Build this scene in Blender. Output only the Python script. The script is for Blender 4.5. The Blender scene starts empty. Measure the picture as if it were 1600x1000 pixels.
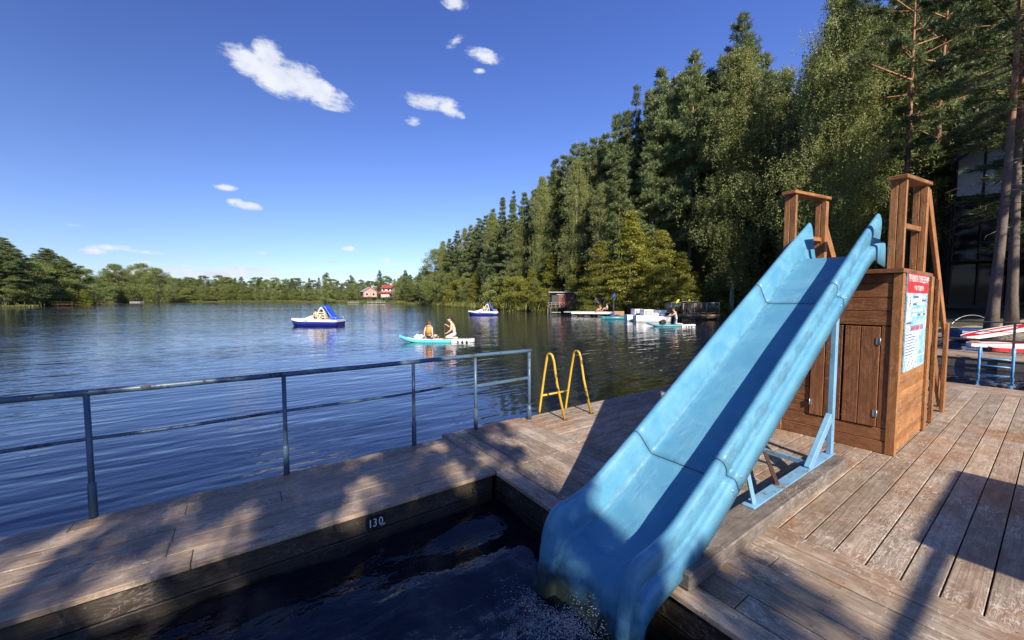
import bpy, bmesh, math, random
import numpy as np
from mathutils import Vector, Matrix, Quaternion
R = math.radians
sc = bpy.context.scene
COL = sc.collection

# ------------------------------------------------------------------ camera, sky, sun, exposure
EYE = 1.65
YAW = R(35.0)              # the deck boards run along world X; the view looks 35 deg to the right of world Y
PITCH = math.atan(33 / 600)
cam_data = bpy.data.cameras.new('camera')
cam = bpy.data.objects.new('camera', cam_data); COL.objects.link(cam)
cam.location = (0, 0, EYE)
cam.rotation_euler = (R(90) - PITCH, 0, -YAW)
cam_data.sensor_width = 36; cam_data.lens = 13.5
cam_data.clip_start = 0.05; cam_data.clip_end = 3000
sc.camera = cam

LIGHT = Vector((0.41, 1.475, -1.0))          # the way the sunlight travels
SUN_EL = math.atan2(1.0, math.hypot(LIGHT.x, LIGHT.y))
SUN_AZ = math.atan2(-LIGHT.x, -LIGHT.y)      # clockwise from +Y, towards the sun
sun_data = bpy.data.lights.new('sun', 'SUN'); sun_data.energy = 4.4; sun_data.angle = R(0.53); sun_data.color = (1.0, 0.90, 0.77)
sun = bpy.data.objects.new('sun', sun_data); COL.objects.link(sun)
sun.rotation_euler = LIGHT.to_track_quat('-Z', 'Y').to_euler()
SKY_STRENGTH = 0.10
sc.view_settings.view_transform = 'Standard'; sc.view_settings.look = 'None'
sc.view_settings.exposure = 0.95; sc.view_settings.gamma = 1.0
sc.cycles.use_denoising = True
sc.cycles.max_bounces = 6; sc.cycles.diffuse_bounces = 3; sc.cycles.glossy_bounces = 3
sc.cycles.transmission_bounces = 3; sc.cycles.transparent_max_bounces = 4
sc.cycles.caustics_reflective = False; sc.cycles.caustics_refractive = False

def pixel_dir(px, py):
    """direction (azimuth clockwise from +Y, elevation) of a spot of the sky seen at a pixel of the photograph"""
    x, y = (px - 800) / 600, (500 - py) / 600
    c, s = math.cos(PITCH), math.sin(PITCH)
    fwd, up = c + s * y, -s + c * y
    return math.atan2(x, fwd) + YAW, math.atan2(up, math.hypot(x, fwd))

class NT:
    """small helper to wire shader nodes"""
    def __init__(self, tree):
        self.t = tree; self.n = tree.nodes; self.l = tree.links
    def new(self, kind, **kw):
        nd = self.n.new(kind)
        for k, v in kw.items(): setattr(nd, k, v)
        return nd
    def put(self, sock, val):
        if isinstance(val, bpy.types.NodeSocket): self.l.new(val, sock)
        elif val is not None: sock.default_value = val
    def math(self, op, a, b=None, c=None, clamp=False):
        nd = self.new('ShaderNodeMath', operation=op, use_clamp=clamp)
        self.put(nd.inputs[0], a)
        if b is not None: self.put(nd.inputs[1], b)
        if c is not None: self.put(nd.inputs[2], c)
        return nd.outputs[0]
    def ramp(self, fac, lo, hi, a=0.0, b=1.0, smooth=True):
        nd = self.new('ShaderNodeMapRange', interpolation_type='SMOOTHSTEP' if smooth else 'LINEAR')
        self.put(nd.inputs['Value'], fac)
        nd.inputs['From Min'].default_value = lo; nd.inputs['From Max'].default_value = hi
        nd.inputs['To Min'].default_value = a; nd.inputs['To Max'].default_value = b
        return nd.outputs[0]
    def mix(self, fac, a, b, mode='MIX'):
        nd = self.new('ShaderNodeMix', data_type='RGBA', blend_type=mode)
        self.put(nd.inputs[0], fac)
        for s, v in ((nd.inputs[6], a), (nd.inputs[7], b)):
            if isinstance(v, tuple) and len(v) == 3: v = (*v, 1.0)
            self.put(s, v)
        return nd.outputs[2]
    def noise(self, vec, scale, detail=4.0, rough=0.55, dist=0.0):
        nd = self.new('ShaderNodeTexNoise')
        if vec is not None: self.l.new(vec, nd.inputs['Vector'])
        nd.inputs['Scale'].default_value = scale; nd.inputs['Detail'].default_value = detail
        nd.inputs['Roughness'].default_value = rough; nd.inputs['Distortion'].default_value = dist
        return nd.outputs['Fac']
    def mapping(self, vec, scale=(1, 1, 1), rot=(0, 0, 0), loc=(0, 0, 0)):
        nd = self.new('ShaderNodeMapping'); self.l.new(vec, nd.inputs['Vector'])
        nd.inputs['Scale'].default_value = scale; nd.inputs['Rotation'].default_value = rot; nd.inputs['Location'].default_value = loc
        return nd.outputs['Vector']

world = bpy.data.worlds.new('World'); sc.world = world; world.use_nodes = True
def build_sky():
    w = NT(world.node_tree); w.n.clear()
    sky = w.new('ShaderNodeTexSky', sky_type='NISHITA', sun_disc=False)
    sky.sun_elevation = SUN_EL; sky.sun_rotation = SUN_AZ
    sky.altitude = 100; sky.air_density = 1.0; sky.dust_density = 0.25; sky.ozone_density = 2.0
    geo = w.new('ShaderNodeNewGeometry')
    sep = w.new('ShaderNodeSeparateXYZ')
    tc = w.new('ShaderNodeTexCoord')
    w.l.new(tc.outputs['Generated'], sep.inputs[0])
    az = w.math('ARCTAN2', sep.outputs[0], sep.outputs[1])
    el = w.math('ARCSINE', sep.outputs[2])
    n1 = w.noise(tc.outputs['Generated'], 15, 8, 0.58, 0.15)
    n2 = w.noise(w.mapping(tc.outputs['Generated'], (1, 1, 3)), 55, 5, 0.6)
    #   px, py, half width, half height, tilt, strength
    clouds = [(385, 97, 46, 20, 22, 1.0), (423, 88, 26, 26, 0, 0.9), (437, 122, 58, 26, 18, 1.0), (462, 116, 36, 22, 0, .9), (488, 139, 56, 20, 14, 1.0),
              (668, 157, 42, 14, 6, 0.95), (697, 170, 26, 9, 20, 0.9), (645, 190, 12, 8, 0, 0.5), (709, 66, 21, 8, -35, 0.6),
              (757, 87, 28, 11, 12, 0.5), (749, 111, 9, 4, 0, 0.5), (709, 2, 20, 13, 10, 0.9), (353, 293, 17, 5, 0, 0.9), (382, 320, 24, 7, 6, 0.95),
              (144, 393, 20, 6, 0, 0.9), (165, 387, 40, 5, -6, 0.5), (523, 409, 20, 5, 0, 0.8), (543, 388, 10, 4, 0, 0.7), (606, 407, 12, 4, 0, 0.7),
              (409, 395, 8, 4, 0, 0.6), (340, 428, 110, 9, 0, 0.8), (385, 421, 55, 6, 0, 0.8), (265, 414, 60, 5, 0, 0.35), (520, 424, 60, 5, 0, 0.35),
              (120, 352, 40, 6, 0, 0.12), (40, 352, 40, 6, 0, 0.15), (230, 394, 70, 3, 4, 0.2), (230, 428, 70, 9, 0, 0.5)]
    total = None
    for px, py, hw, hh, tilt, k in clouds:
        a0, e0 = pixel_dir(px, py)
        aL, _ = pixel_dir(px - hw, py); aR, _ = pixel_dir(px + hw, py)
        _, eT = pixel_dir(px, py - hh); _, eB = pixel_dir(px, py + hh)
        sa, se = (aR - aL) / 2, (eT - eB) / 2
        da = w.math('MULTIPLY', w.math('SUBTRACT', az, a0), math.cos(e0))
        de = w.math('SUBTRACT', el, e0)
        sa *= math.cos(e0)
        t = R(tilt); ct, st = math.cos(t), math.sin(t)
        p = w.math('ADD', w.math('MULTIPLY', da, ct / sa), w.math('MULTIPLY', de, -st / sa))
        q = w.math('ADD', w.math('MULTIPLY', da, st / se), w.math('MULTIPLY', de, ct / se))
        d = w.math('SQRT', w.math('ADD', w.math('POWER', w.math('ABSOLUTE', p), 2.0), w.math('POWER', w.math('ABSOLUTE', q), 2.0)))
        body = w.math('MULTIPLY', w.ramp(d, 0.1, 1.35, 1.0, 0.0, False), k)
        total = body if total is None else w.math('MAXIMUM', total, body)
    wisps = w.math('ADD', w.math('MULTIPLY', w.math('SUBTRACT', n1, 0.5), 1.7), w.math('MULTIPLY', w.math('SUBTRACT', n2, 0.5), 0.9))
    dens = w.math('MULTIPLY', w.ramp(w.math('ADD', total, w.math('MULTIPLY', wisps, w.ramp(total, 0.0, 0.15))), 0.09, 0.76), w.ramp(total, 0.0, 0.12))
    shade = w.mix(w.ramp(n1, 0.35, 0.7), (3.7, 3.95, 4.7), (4.8, 4.95, 5.3))
    # the photograph's sky is a richer blue than the model sky
    tint = w.mix(w.ramp(el, 0.0, 0.75), (0.56, 0.63, 0.90), (0.40, 0.49, 0.92))
    col = w.mix(1.0, sky.outputs[0], tint, 'MULTIPLY')
    lift = w.new('ShaderNodeVectorMath', operation='SCALE'); w.l.new(col, lift.inputs[0]); w.l.new(w.ramp(az, -0.2, 1.1, 0.80, 1.28, False), lift.inputs['Scale']); col = lift.outputs[0]
    col = w.mix(w.math('MULTIPLY', dens, 0.95), col, shade)
    bg = w.new('ShaderNodeBackground'); bg.inputs['Strength'].default_value = SKY_STRENGTH
    w.l.new(col, bg.inputs['Color'])
    out = w.new('ShaderNodeOutputWorld'); w.l.new(bg.outputs[0], out.inputs[0])
build_sky()

# ------------------------------------------------------------------ coordinates
CY, SY = math.cos(YAW), math.sin(YAW)
def cw(X, D, z=0.0):
    """X metres to the right and D metres ahead of the viewer's spot, as a world point"""
    return Vector((X * CY + D * SY, -X * SY + D * CY, z))
WATER_Z = -0.32
def at_px(px, D, z=None, py=None):
    c, s = math.cos(PITCH), math.sin(PITCH)
    x, y = (px - 800) / 600, (500 - (py if py is not None else 467)) / 600
    r = (x, c + s * y, -s + c * y)
    k = D / r[1]
    return cw(r[0] * k, D, (EYE + r[2] * k) if z is None else z)
FACING = -YAW              # an object with this turn has its local +X to the viewer's right, +Y away

# ------------------------------------------------------------------ mesh builder
class MB:
    def __init__(self):
        self.v = []; self.f = []; self.uv = []; self.rnd = []; self.mi = []; self.sm = []
    def face(self, idx, uvs=None, rnd=0.5, mi=0, smooth=False):
        self.f.append(tuple(idx)); self.uv.append(uvs or [(0, 0)] * len(idx)); self.rnd.append(rnd); self.mi.append(mi); self.sm.append(smooth)
    def box(self, x0, x1, y0, y1, z0, z1, rnd=None, grain='x', M=None, mi=0, bev=0.0, uvo=None):
        """a box with (optionally) chamfered edges; UV u runs along the grain in metres"""
        rnd = random.random() if rnd is None else rnd
        uo, vo = uvo or (random.uniform(0, 50), random.uniform(0, 50))
        if x0 > x1: x0, x1 = x1, x0
        if y0 > y1: y0, y1 = y1, y0
        if z0 > z1: z0, z1 = z1, z0
        lo, hi = (x0, y0, z0), (x1, y1, z1)
        b = min(bev, (x1 - x0) * .45, (y1 - y0) * .45, (z1 - z0) * .45)
        pts = []; faces = []
        def addv(p):
            pts.append(p); return len(pts) - 1
        if b <= 0:
            ids = {}
            for i in (0, 1):
                for j in (0, 1):
                    for k in (0, 1):
                        ids[i, j, k] = addv(((lo, hi)[i][0], (lo, hi)[j][1], (lo, hi)[k][2]))
            faces = [[ids[0,0,0], ids[0,1,0], ids[1,1,0], ids[1,0,0]], [ids[0,0,1], ids[1,0,1], ids[1,1,1], ids[0,1,1]],
                     [ids[0,0,0], ids[1,0,0], ids[1,0,1], ids[0,0,1]], [ids[0,1,0], ids[0,1,1], ids[1,1,1], ids[1,1,0]],
                     [ids[0,0,0], ids[0,0,1], ids[0,1,1], ids[0,1,0]], [ids[1,0,0], ids[1,1,0], ids[1,1,1], ids[1,0,1]]]
        else:
            ids = {}
            for c in ((i, j, k) for i in (0, 1) for j in (0, 1) for k in (0, 1)):
                for ax in range(3):
                    p = []
                    for d in range(3):
                        e = (lo, hi)[c[d]][d]
                        p.append(e if d == ax else (e + b if c[d] == 0 else e - b))
                    ids[c, ax] = addv(tuple(p))
            def fc(ax, s):
                o = [d for d in range(3) if d != ax]
                out = []
                for a, bb in ((0, 0), (1, 0), (1, 1), (0, 1)):
                    c = [0, 0, 0]; c[ax] = s; c[o[0]] = a; c[o[1]] = bb
                    out.append(ids[tuple(c), ax])
                return out
            for ax in range(3):
                for s in (0, 1): faces.append(fc(ax, s))
            for ax in range(3):                        # edge chamfers
                o = [d for d in range(3) if d != ax]
                for a in (0, 1):
                    for bb in (0, 1):
                        c0 = [0, 0, 0]; c1 = [0, 0, 0]
                        c0[ax] = 0; c1[ax] = 1
                        for c in (c0, c1): c[o[0]] = a; c[o[1]] = bb
                        c0, c1 = tuple(c0), tuple(c1)
                        faces.append([ids[c0, o[0]], ids[c1, o[0]], ids[c1, o[1]], ids[c0, o[1]]])
            for c in ((i, j, k) for i in (0, 1) for j in (0, 1) for k in (0, 1)):
                faces.append([ids[c, 0], ids[c, 1], ids[c, 2]])
        ctr = Vector(((x0 + x1) / 2, (y0 + y1) / 2, (z0 + z1) / 2))
        base = len(self.v)
        g = 'xyz'.index(grain)
        o = [d for d in range(3) if d != g]
        P = [Vector(p) for p in pts]
        for fidx in faces:
            n = (P[fidx[1]] - P[fidx[0]]).cross(P[fidx[2]] - P[fidx[0]])
            fcen = sum((P[i] for i in fidx), Vector()) / len(fidx)
            if n.dot(fcen - ctr) < 0: fidx = fidx[::-1]
            an = [abs(n[d]) for d in range(3)]
            md = an.index(max(an))
            across = o[0] if md != o[0] else o[1]
            if md == g: uvs = [(P[i][o[0]] * .3 + uo, P[i][o[1]] + vo) for i in fidx]
            else: uvs = [(P[i][g] + uo, P[i][across] + vo) for i in fidx]
            self.face([base + i for i in fidx], uvs, rnd, mi)
        for p in P:
            self.v.append(tuple(M @ p) if M else tuple(p))
    def bar(self, p, q, w, t, up=(0, 0, 1), rnd=None, mi=0, bev=0.0):
        """a rectangular bar from p to q, w wide sideways and t thick along up"""
        p, q = Vector(p), Vector(q); d = q - p; L = d.length; d.normalize()
        u = Vector(up); s = d.cross(u)
        if s.length < 1e-4: s = d.cross(Vector((1, 0, 0)))
        s.normalize(); u = s.cross(d)
        M = Matrix(((d.x, s.x, u.x, p.x), (d.y, s.y, u.y, p.y), (d.z, s.z, u.z, p.z), (0, 0, 0, 1)))
        self.box(0, L, -w / 2, w / 2, -t / 2, t / 2, rnd, 'x', M, mi, bev)
    def tube(self, pts, rad, n=10, cap=True, rnd=0.5, mi=0, closed=False):
        pts = [Vector(p) for p in pts]; m = len(pts)
        rad = [rad] * m if not hasattr(rad, '__len__') else list(rad)
        base = len(self.v); N = None; L = 0
        for i, p in enumerate(pts):
            if closed: t = pts[(i + 1) % m] - pts[i - 1]
            else: t = pts[min(i + 1, m - 1)] - pts[max(i - 1, 0)]
            t.normalize()
            if N is None:
                N = t.cross(Vector((0, 0, 1)))
                if N.length < 0.05: N = t.cross(Vector((1, 0, 0)))
            else: N = N - t * N.dot(t)
            N.normalize(); B = t.cross(N)
            for k in range(n):
                a = 2 * math.pi * k / n
                self.v.append(tuple(p + (N * math.cos(a) + B * math.sin(a)) * rad[i]))
        for i in range(m if closed else m - 1):
            j = (i + 1) % m; l = (pts[j] - pts[i]).length
            for k in range(n):
                k2 = (k + 1) % n
                self.face([base + i * n + k, base + j * n + k, base + j * n + k2, base + i * n + k2],
                          [(L, k / n), (L + l, k / n), (L + l, (k + 1) / n), (L, (k + 1) / n)], rnd, mi, True)
            L += l
        if cap and not closed:
            self.face([base + k for k in range(n)], None, rnd, mi)
            self.face([base + (m - 1) * n + k for k in reversed(range(n))], None, rnd, mi)
    def grid(self, rows, uvs=None, rnd=0.5, mi=0, smooth=True, closed=False):
        """quads between equally long rows of points"""
        base = len(self.v); n = len(rows[0])
        for r in rows: self.v.extend(tuple(p) for p in r)
        for i in range(len(rows) - 1):
            for k in range(n if closed else n - 1):
                k2 = (k + 1) % n
                q = [base + i * n + k, base + i * n + k2, base + (i + 1) * n + k2, base + (i + 1) * n + k]
                u = None
                if uvs: u = [uvs[i][k], uvs[i][k2], uvs[i + 1][k2], uvs[i + 1][k]]
                self.face(q, u, rnd, mi, smooth)
        return base
    def cap(self, base, n, rev=False, rnd=0.5, mi=0):
        idx = [base + k for k in range(n)]
        self.face(idx[::-1] if rev else idx, None, rnd, mi)
    def ell(self, c, r, n=10, m=7, rnd=0.5, mi=0, M=None):
        c = Vector(c); rows = []
        for i in range(m + 1):
            t = math.pi * i / m; row = []
            st = max(math.sin(t), 1e-3)
            for k in range(n):
                a = 2 * math.pi * k / n
                p = Vector((r[0] * st * math.cos(a), r[1] * st * math.sin(a), r[2] * math.cos(t)))
                row.append(c + (M @ p if M else p))
            rows.append(row)
        self.grid(rows, None, rnd, mi, True, True)
    def prism(self, poly, z0, z1, rnd=0.5, mi=0, M=None):
        """an upright prism over a counter-clockwise outline"""
        n = len(poly); b = len(self.v)
        for z in (z0, z1):
            for x, y in poly:
                p = Vector((x, y, z)); self.v.append(tuple(M @ p if M else p))
        self.face([b + k for k in reversed(range(n))], [poly[k] for k in reversed(range(n))], rnd, mi)
        self.face([b + n + k for k in range(n)], [poly[k] for k in range(n)], rnd, mi)
        for k in range(n):
            k2 = (k + 1) % n
            l = math.dist(poly[k], poly[k2])
            self.face([b + k, b + k2, b + n + k2, b + n + k], [(0, z0), (l, z0), (l, z1), (0, z1)], rnd, mi)
    def build(self, name, mats, parent=None, loc=None, rotz=None, shift=None):
        me = bpy.data.meshes.new(name)
        vs = self.v
        if shift is not None: vs = [(a - shift[0], b - shift[1], c - shift[2]) for a, b, c in vs]
        me.from_pydata(vs, [], self.f)
        uvl = me.uv_layers.new(name='UVMap')
        flat = np.array([c for f in self.uv for uv in f for c in uv], dtype=np.float32)
        uvl.data.foreach_set('uv', flat)
        at = me.attributes.new('rnd', 'FLOAT', 'FACE'); at.data.foreach_set('value', np.array(self.rnd, dtype=np.float32))
        for m in (mats if isinstance(mats, (list, tuple)) else [mats]): me.materials.append(m)
        me.polygons.foreach_set('material_index', np.array(self.mi, dtype=np.int32))
        me.polygons.foreach_set('use_smooth', np.array(self.sm, dtype=bool))
        me.update()
        o = bpy.data.objects.new(name, me); COL.objects.link(o)
        if parent: o.parent = parent
        if loc is not None: o.location = loc
        if rotz is not None: o.rotation_euler.z = rotz
        return o

def tag(o, label=None, cat=None, group=None, kind=None):
    if label: o['label'] = label
    if cat: o['category'] = cat
    if group: o['group'] = group
    if kind: o['kind'] = kind
    return o
def thing(name, label, cat, loc=(0, 0, 0), rotz=0.0, group=None):
    o = bpy.data.objects.new(name, None); COL.objects.link(o); o.empty_display_size = 0.2
    o.location = loc; o.rotation_euler = (0, 0, rotz)
    return tag(o, label, cat, group)
def dup(root, loc, rotz, label=None, group=None, scale=None):
    r = root.copy(); COL.objects.link(r); r.location = loc; r.rotation_euler = (0, 0, rotz)
    if label: r['label'] = label
    if group: r['group'] = group
    if scale is not None: r.scale = scale
    for ch in list(root.children):
        c = ch.copy(); COL.objects.link(c); c.parent = r
        for g in list(ch.children):
            d = g.copy(); COL.objects.link(d); d.parent = c
    return r

# ------------------------------------------------------------------ materials
def mat(name):
    m = bpy.data.materials.new(name); m.use_nodes = True
    t = NT(m.node_tree); t.n.clear()
    out = t.new('ShaderNodeOutputMaterial'); b = t.new('ShaderNodeBsdfPrincipled')
    t.l.new(b.outputs[0], out.inputs[0])
    return m, t, b, out
def rnd_attr(t): return t.new('ShaderNodeAttribute', attribute_name='rnd').outputs['Fac']
def bump(t, b, h, strength=0.4, dist=0.01):
    nd = t.new('ShaderNodeBump'); nd.inputs['Strength'].default_value = strength; nd.inputs['Distance'].default_value = dist
    t.l.new(h, nd.inputs['Height']); t.l.new(nd.outputs[0], b.inputs['Normal'])
def simple(name, col, rough=0.5, var=0.12, scale=8.0, metal=0.0, bstr=0.0, spec=0.5):
    m, t, b, o = mat(name)
    tc = t.new('ShaderNodeTexCoord').outputs['Object']
    n = t.noise(tc, scale, 5, 0.6)
    k = t.ramp(n, 0.3, 0.7, 1 - var, 1 + var, False)
    nd = t.new('ShaderNodeVectorMath', operation='SCALE'); nd.inputs[0].default_value = col; t.l.new(k, nd.inputs['Scale'])
    t.l.new(nd.outputs[0], b.inputs['Base Color'])
    t.l.new(t.ramp(n, 0.3, 0.7, rough * .85, min(1, rough * 1.15), False), b.inputs['Roughness'])
    b.inputs['Metallic'].default_value = metal; b.inputs['Specular IOR Level'].default_value = spec
    if bstr: bump(t, b, t.noise(tc, scale * 5, 4), bstr, 0.01)
    return m
def plank_mat(name, cols, stain, fleck, rough=0.65, worn=0.5, dirt_scale=1.0):
    """weathered boards: cols = three greys or browns picked per board, stain = patches, fleck = pale worn scratches"""
    m, t, b, o = mat(name)
    uv = t.new('ShaderNodeTexCoord').outputs['UV']; ob = t.new('ShaderNodeTexCoord').outputs['Object']
    r = rnd_attr(t)
    c = t.mix(t.ramp(r, 0.0, 0.5, 0, 1, False), cols[0], cols[1])
    c = t.mix(t.ramp(r, 0.5, 1.0, 0, 1, False), c, cols[2])
    tone = t.new('ShaderNodeVectorMath', operation='SCALE'); t.l.new(c, tone.inputs[0]); t.l.new(t.ramp(t.math('FRACT', t.math('MULTIPLY', r, 7.31)), 0, 1, .80, 1.14, False), tone.inputs['Scale']); c = tone.outputs[0]
    grain = t.noise(t.mapping(uv, (1.6, 55, 1)), 1.0, 6, 0.65, 0.6)
    fine = t.noise(t.mapping(uv, (9, 160, 1)), 1.0, 3, 0.6)
    c = t.mix(t.ramp(grain, 0.34, 0.62), t.mix(1.0, c, (0.74, 0.70, 0.67), 'MULTIPLY'), c)
    patch = t.noise(ob, 1.1 * dirt_scale, 6, 0.62, 0.5)
    c = t.mix(t.math('MULTIPLY', t.ramp(patch, 0.49, 0.63), worn), c, stain)
    dark = t.noise(ob, 2.3 * dirt_scale, 5, 0.6)
    c = t.mix(t.math('MULTIPLY', t.ramp(dark, 0.5, 0.75), 0.55), c, t.mix(1.0, c, (0.5, 0.47, 0.45), 'MULTIPLY'))
    mott = t.noise(t.mapping(uv, (5, 11, 1)), 1.0, 6, 0.7, 0.8)
    c = t.mix(t.ramp(mott, 0.40, 0.62, 0.6, 0.0), c, t.mix(1.0, c, (0.52, 0.47, 0.43), 'MULTIPLY'))
    # curly pale fibres lifted from the surface
    cur = t.noise(t.mapping(uv, (2.6, 8, 1)), 1.4, 3, 0.6, 2.6)
    line = t.ramp(t.math('ABSOLUTE', t.math('SUBTRACT', cur, 0.5)), 0.004, 0.03, 1.0, 0.0)
    c = t.mix(t.math('MULTIPLY', t.math('MULTIPLY', line, t.ramp(t.noise(ob, 2.6, 4), 0.45, 0.62)), 0.6), c, fleck)
    sc1 = t.noise(t.mapping(ob, (14, 5, 5), (0, 0, 0.7)), 1.6, 5, 0.7, 1.8)
    sc2 = t.noise(t.mapping(ob, (5, 15, 5), (0, 0, 0.5)), 1.5, 5, 0.7, 1.8)
    sm = t.math('MULTIPLY', t.ramp(t.math('MAXIMUM', sc1, sc2), 0.57, 0.68), t.ramp(t.noise(ob, 1.7, 4), 0.38, 0.58))
    c = t.mix(t.math('MULTIPLY', sm, 0.5), c, fleck)
    c = t.mix(t.math('MULTIPLY', t.ramp(fine, 0.62, 0.75), 0.25), c, fleck)
    vo = t.new('ShaderNodeTexVoronoi', feature='F1'); t.l.new(t.mapping(uv, (.55, 5.2, 1)), vo.inputs['Vector'])
    vo.inputs['Scale'].default_value = 1.0
    knot = t.ramp(vo.outputs['Distance'], 0.03, 0.09, 0.6, 0.0)
    c = t.mix(knot, c, t.mix(1.0, c, (0.35, 0.25, 0.2), 'MULTIPLY'))
    t.l.new(c, b.inputs['Base Color'])
    t.l.new(t.ramp(patch, 0.3, 0.75, rough + .1, rough - .15, False), b.inputs['Roughness'])
    b.inputs['Specular IOR Level'].default_value = 0.35
    bump(t, b, t.math('ADD', t.math('MULTIPLY', grain, 1.0), t.math('MULTIPLY', fine, 0.4)), 0.55, 0.006)
    return m
M = {}
M['deck'] = plank_mat('weathered_deck_boards', [(.345, .275, .20), (.44, .36, .27), (.32, .245, .175)], (.33, .185, .10), (.70, .63, .55), 0.62, 0.7)
M['deck_grey'] = plank_mat('grey_deck_boards', [(.34, .265, .185), (.43, .34, .245), (.35, .265, .18)], (.34, .21, .115), (.55, .49, .42), 0.6, 0.45)
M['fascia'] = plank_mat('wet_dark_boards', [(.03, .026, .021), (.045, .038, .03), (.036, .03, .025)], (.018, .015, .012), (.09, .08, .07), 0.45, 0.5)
M['fascia_far'] = plank_mat('grey_side_boards', [(.14, .13, .115), (.17, .155, .135), (.12, .11, .10)], (.09, .08, .07), (.25, .23, .21), 0.65, 0.5)
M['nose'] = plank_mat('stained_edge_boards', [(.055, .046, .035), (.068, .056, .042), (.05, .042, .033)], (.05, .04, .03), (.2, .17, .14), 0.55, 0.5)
M['beam'] = plank_mat('grey_beam', [(.24, .21, .18), (.24, .21, .18), (.24, .21, .18)], (.17, .13, .10), (.42, .38, .34), 0.7, 0.5)
M['cedar'] = plank_mat('stained_orange_timber', [(.36, .165, .060), (.43, .20, .075), (.33, .145, .052)], (.27, .115, .042), (.50, .30, .16), 0.5, 0.35, 0.8)
M['cedar_dark'] = plank_mat('stained_brown_boards', [(.27, .115, .05), (.31, .135, .058), (.24, .10, .043)], (.18, .08, .036), (.38, .2, .11), 0.52, 0.4, 0.8)

def chipped_paint(name, paint, under, amount=0.5, rough=0.4, scale=14):
    m, t, b, o = mat(name)
    tc = t.new('ShaderNodeTexCoord').outputs['Object']
    n = t.noise(tc, scale, 8, 0.68, 0.3)
    n2 = t.noise(tc, scale * .22, 4, 0.6)
    f = t.ramp(t.math('ADD', n, t.math('MULTIPLY', t.math('SUBTRACT', n2, .5), .7)), amount - .015, amount + .03)
    c = t.mix(t.ramp(n2, .3, .7), paint, tuple(x * .72 for x in paint))
    c = t.mix(f, c, under)
    t.l.new(c, b.inputs['Base Color']); t.l.new(t.ramp(f, 0, 1, rough, .85), b.inputs['Roughness'])
    bump(t, b, f, -0.3, 0.002)
    return m
M['rail'] = chipped_paint('chipped_blue_grey_paint', (.075, .135, .20), (.05, .05, .055), 0.60)
M['yellow'] = chipped_paint('chipped_yellow_paint', (.62, .40, .045), (.07, .045, .025), 0.62)
M['steelblue'] = chipped_paint('light_blue_steel_paint', (.20, .42, .62), (.16, .14, .11), 0.64)
M['blue_ladder'] = chipped_paint('blue_ladder_paint', (.16, .42, .72), (.09, .12, .15), 0.68)
M['black_rail'] = simple('dark_grey_metal', (.045, .05, .055), .45, .25)
M['steel'] = simple('galvanised_steel', (.42, .44, .46), .4, .15, 20, .7)
M['rust'] = simple('rusty_iron', (.09, .045, .028), .8, .3, 30)
M['white_plastic'] = simple('white_gelcoat', (.78, .78, .77), .28, .04, 4)
M['navy'] = simple('navy_hull', (.012, .022, .20), .3, .1, 4)
M['bright_blue'] = simple('bright_blue_plastic', (.012, .07, .62), .32, .08, 4)
M['teal'] = simple('turquoise_pvc', (.10, .52, .56), .4, .07, 5)
M['teal_dark'] = simple('dark_teal_pvc', (.03, .20, .24), .4, .07, 5)
M['board_white'] = simple('white_pvc', (.75, .77, .74), .4, .05, 5)
M['black'] = simple('black_rubber', (.012, .012, .014), .5, .2)
M['red'] = simple('red_board_paint', (.50, .025, .03), .4, .12, 6)
M['skin'] = simple('fair_skin', (.70, .45, .33), .5, .06, 9)  # plain skin colour, paler than the tanned one
M['skin_tan'] = simple('tanned_skin', (.55, .32, .22), .5, .06, 9)
M['hair_dark'] = simple('dark_hair', (.018, .011, .008), .5, .3, 40)
M['hair_brown'] = simple('brown_hair', (.10, .045, .022), .5, .3, 40)
M['orange'] = simple('orange_fabric', (.80, .28, .03), .7, .08, 20)
M['denim'] = simple('pale_denim', (.42, .55, .72), .8, .1, 30)
M['black_cloth'] = simple('black_cloth', (.012, .012, .015), .8, .2, 30)
M['blue_cloth'] = simple('blue_cloth', (.06, .24, .50), .8, .1, 30)
M['cream'] = simple('cream_plastic', (.66, .60, .44), .45, .08, 6)
M['grey_boards'] = simple('grey_weathered_wood', (.20, .19, .175), .8, .25, 5)
M['dock_grey'] = simple('pale_grey_decking', (.36, .37, .34), .8, .15, 5)
M['red_wood'] = simple('shade_muted_red_boards', (.22, .075, .055), .8, .35, 3)  # red muted in the base colour to stand for shade on the hut
M['dark_wood'] = simple('dark_brown_wood', (.06, .045, .036), .8, .3, 5)
M['bench_wood'] = simple('bench_slats', (.30, .19, .10), .7, .2, 6)
M['paddle_yellow'] = simple('yellow_plastic', (.70, .62, .05), .4, .08)
M['sign_blue'] = simple('blue_sign', (.02, .06, .36), .4, .1)
M['tarp_blue'] = simple('dark_blue_tarp', (.02, .045, .16), .5, .2, 4, 0, .3)
M['dark_panel'] = simple('dark_slate_panel', (.035, .038, .042), .6, .2, 5)
M['gable_panel'] = simple('pale_gable_panel', (.62, .64, .66), .6, .1, 3)
M['pale_panel'] = simple('pale_grey_panel', (.36, .38, .40), .6, .1, 3)
M['roof_black'] = simple('black_roof_sheet', (.022, .022, .024), .55, .2, 5)
M['roof_red'] = simple('red_roof_tiles', (.30, .06, .05), .7, .2, 2)
M['roof_grey'] = simple('grey_roof_sheet', (.30, .28, .27), .7, .2, 2)
M['wall_pink'] = simple('pink_render', (.44, .27, .23), .8, .1, 1)
M['wall_cream'] = simple('cream_render', (.50, .45, .40), .8, .1, 1)
m, t, b, o = mat('dark_window_glass'); b.inputs['Base Color'].default_value = (.012, .014, .016, 1); b.inputs['Roughness'].default_value = .06; b.inputs['Specular IOR Level'].default_value = .2
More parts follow.
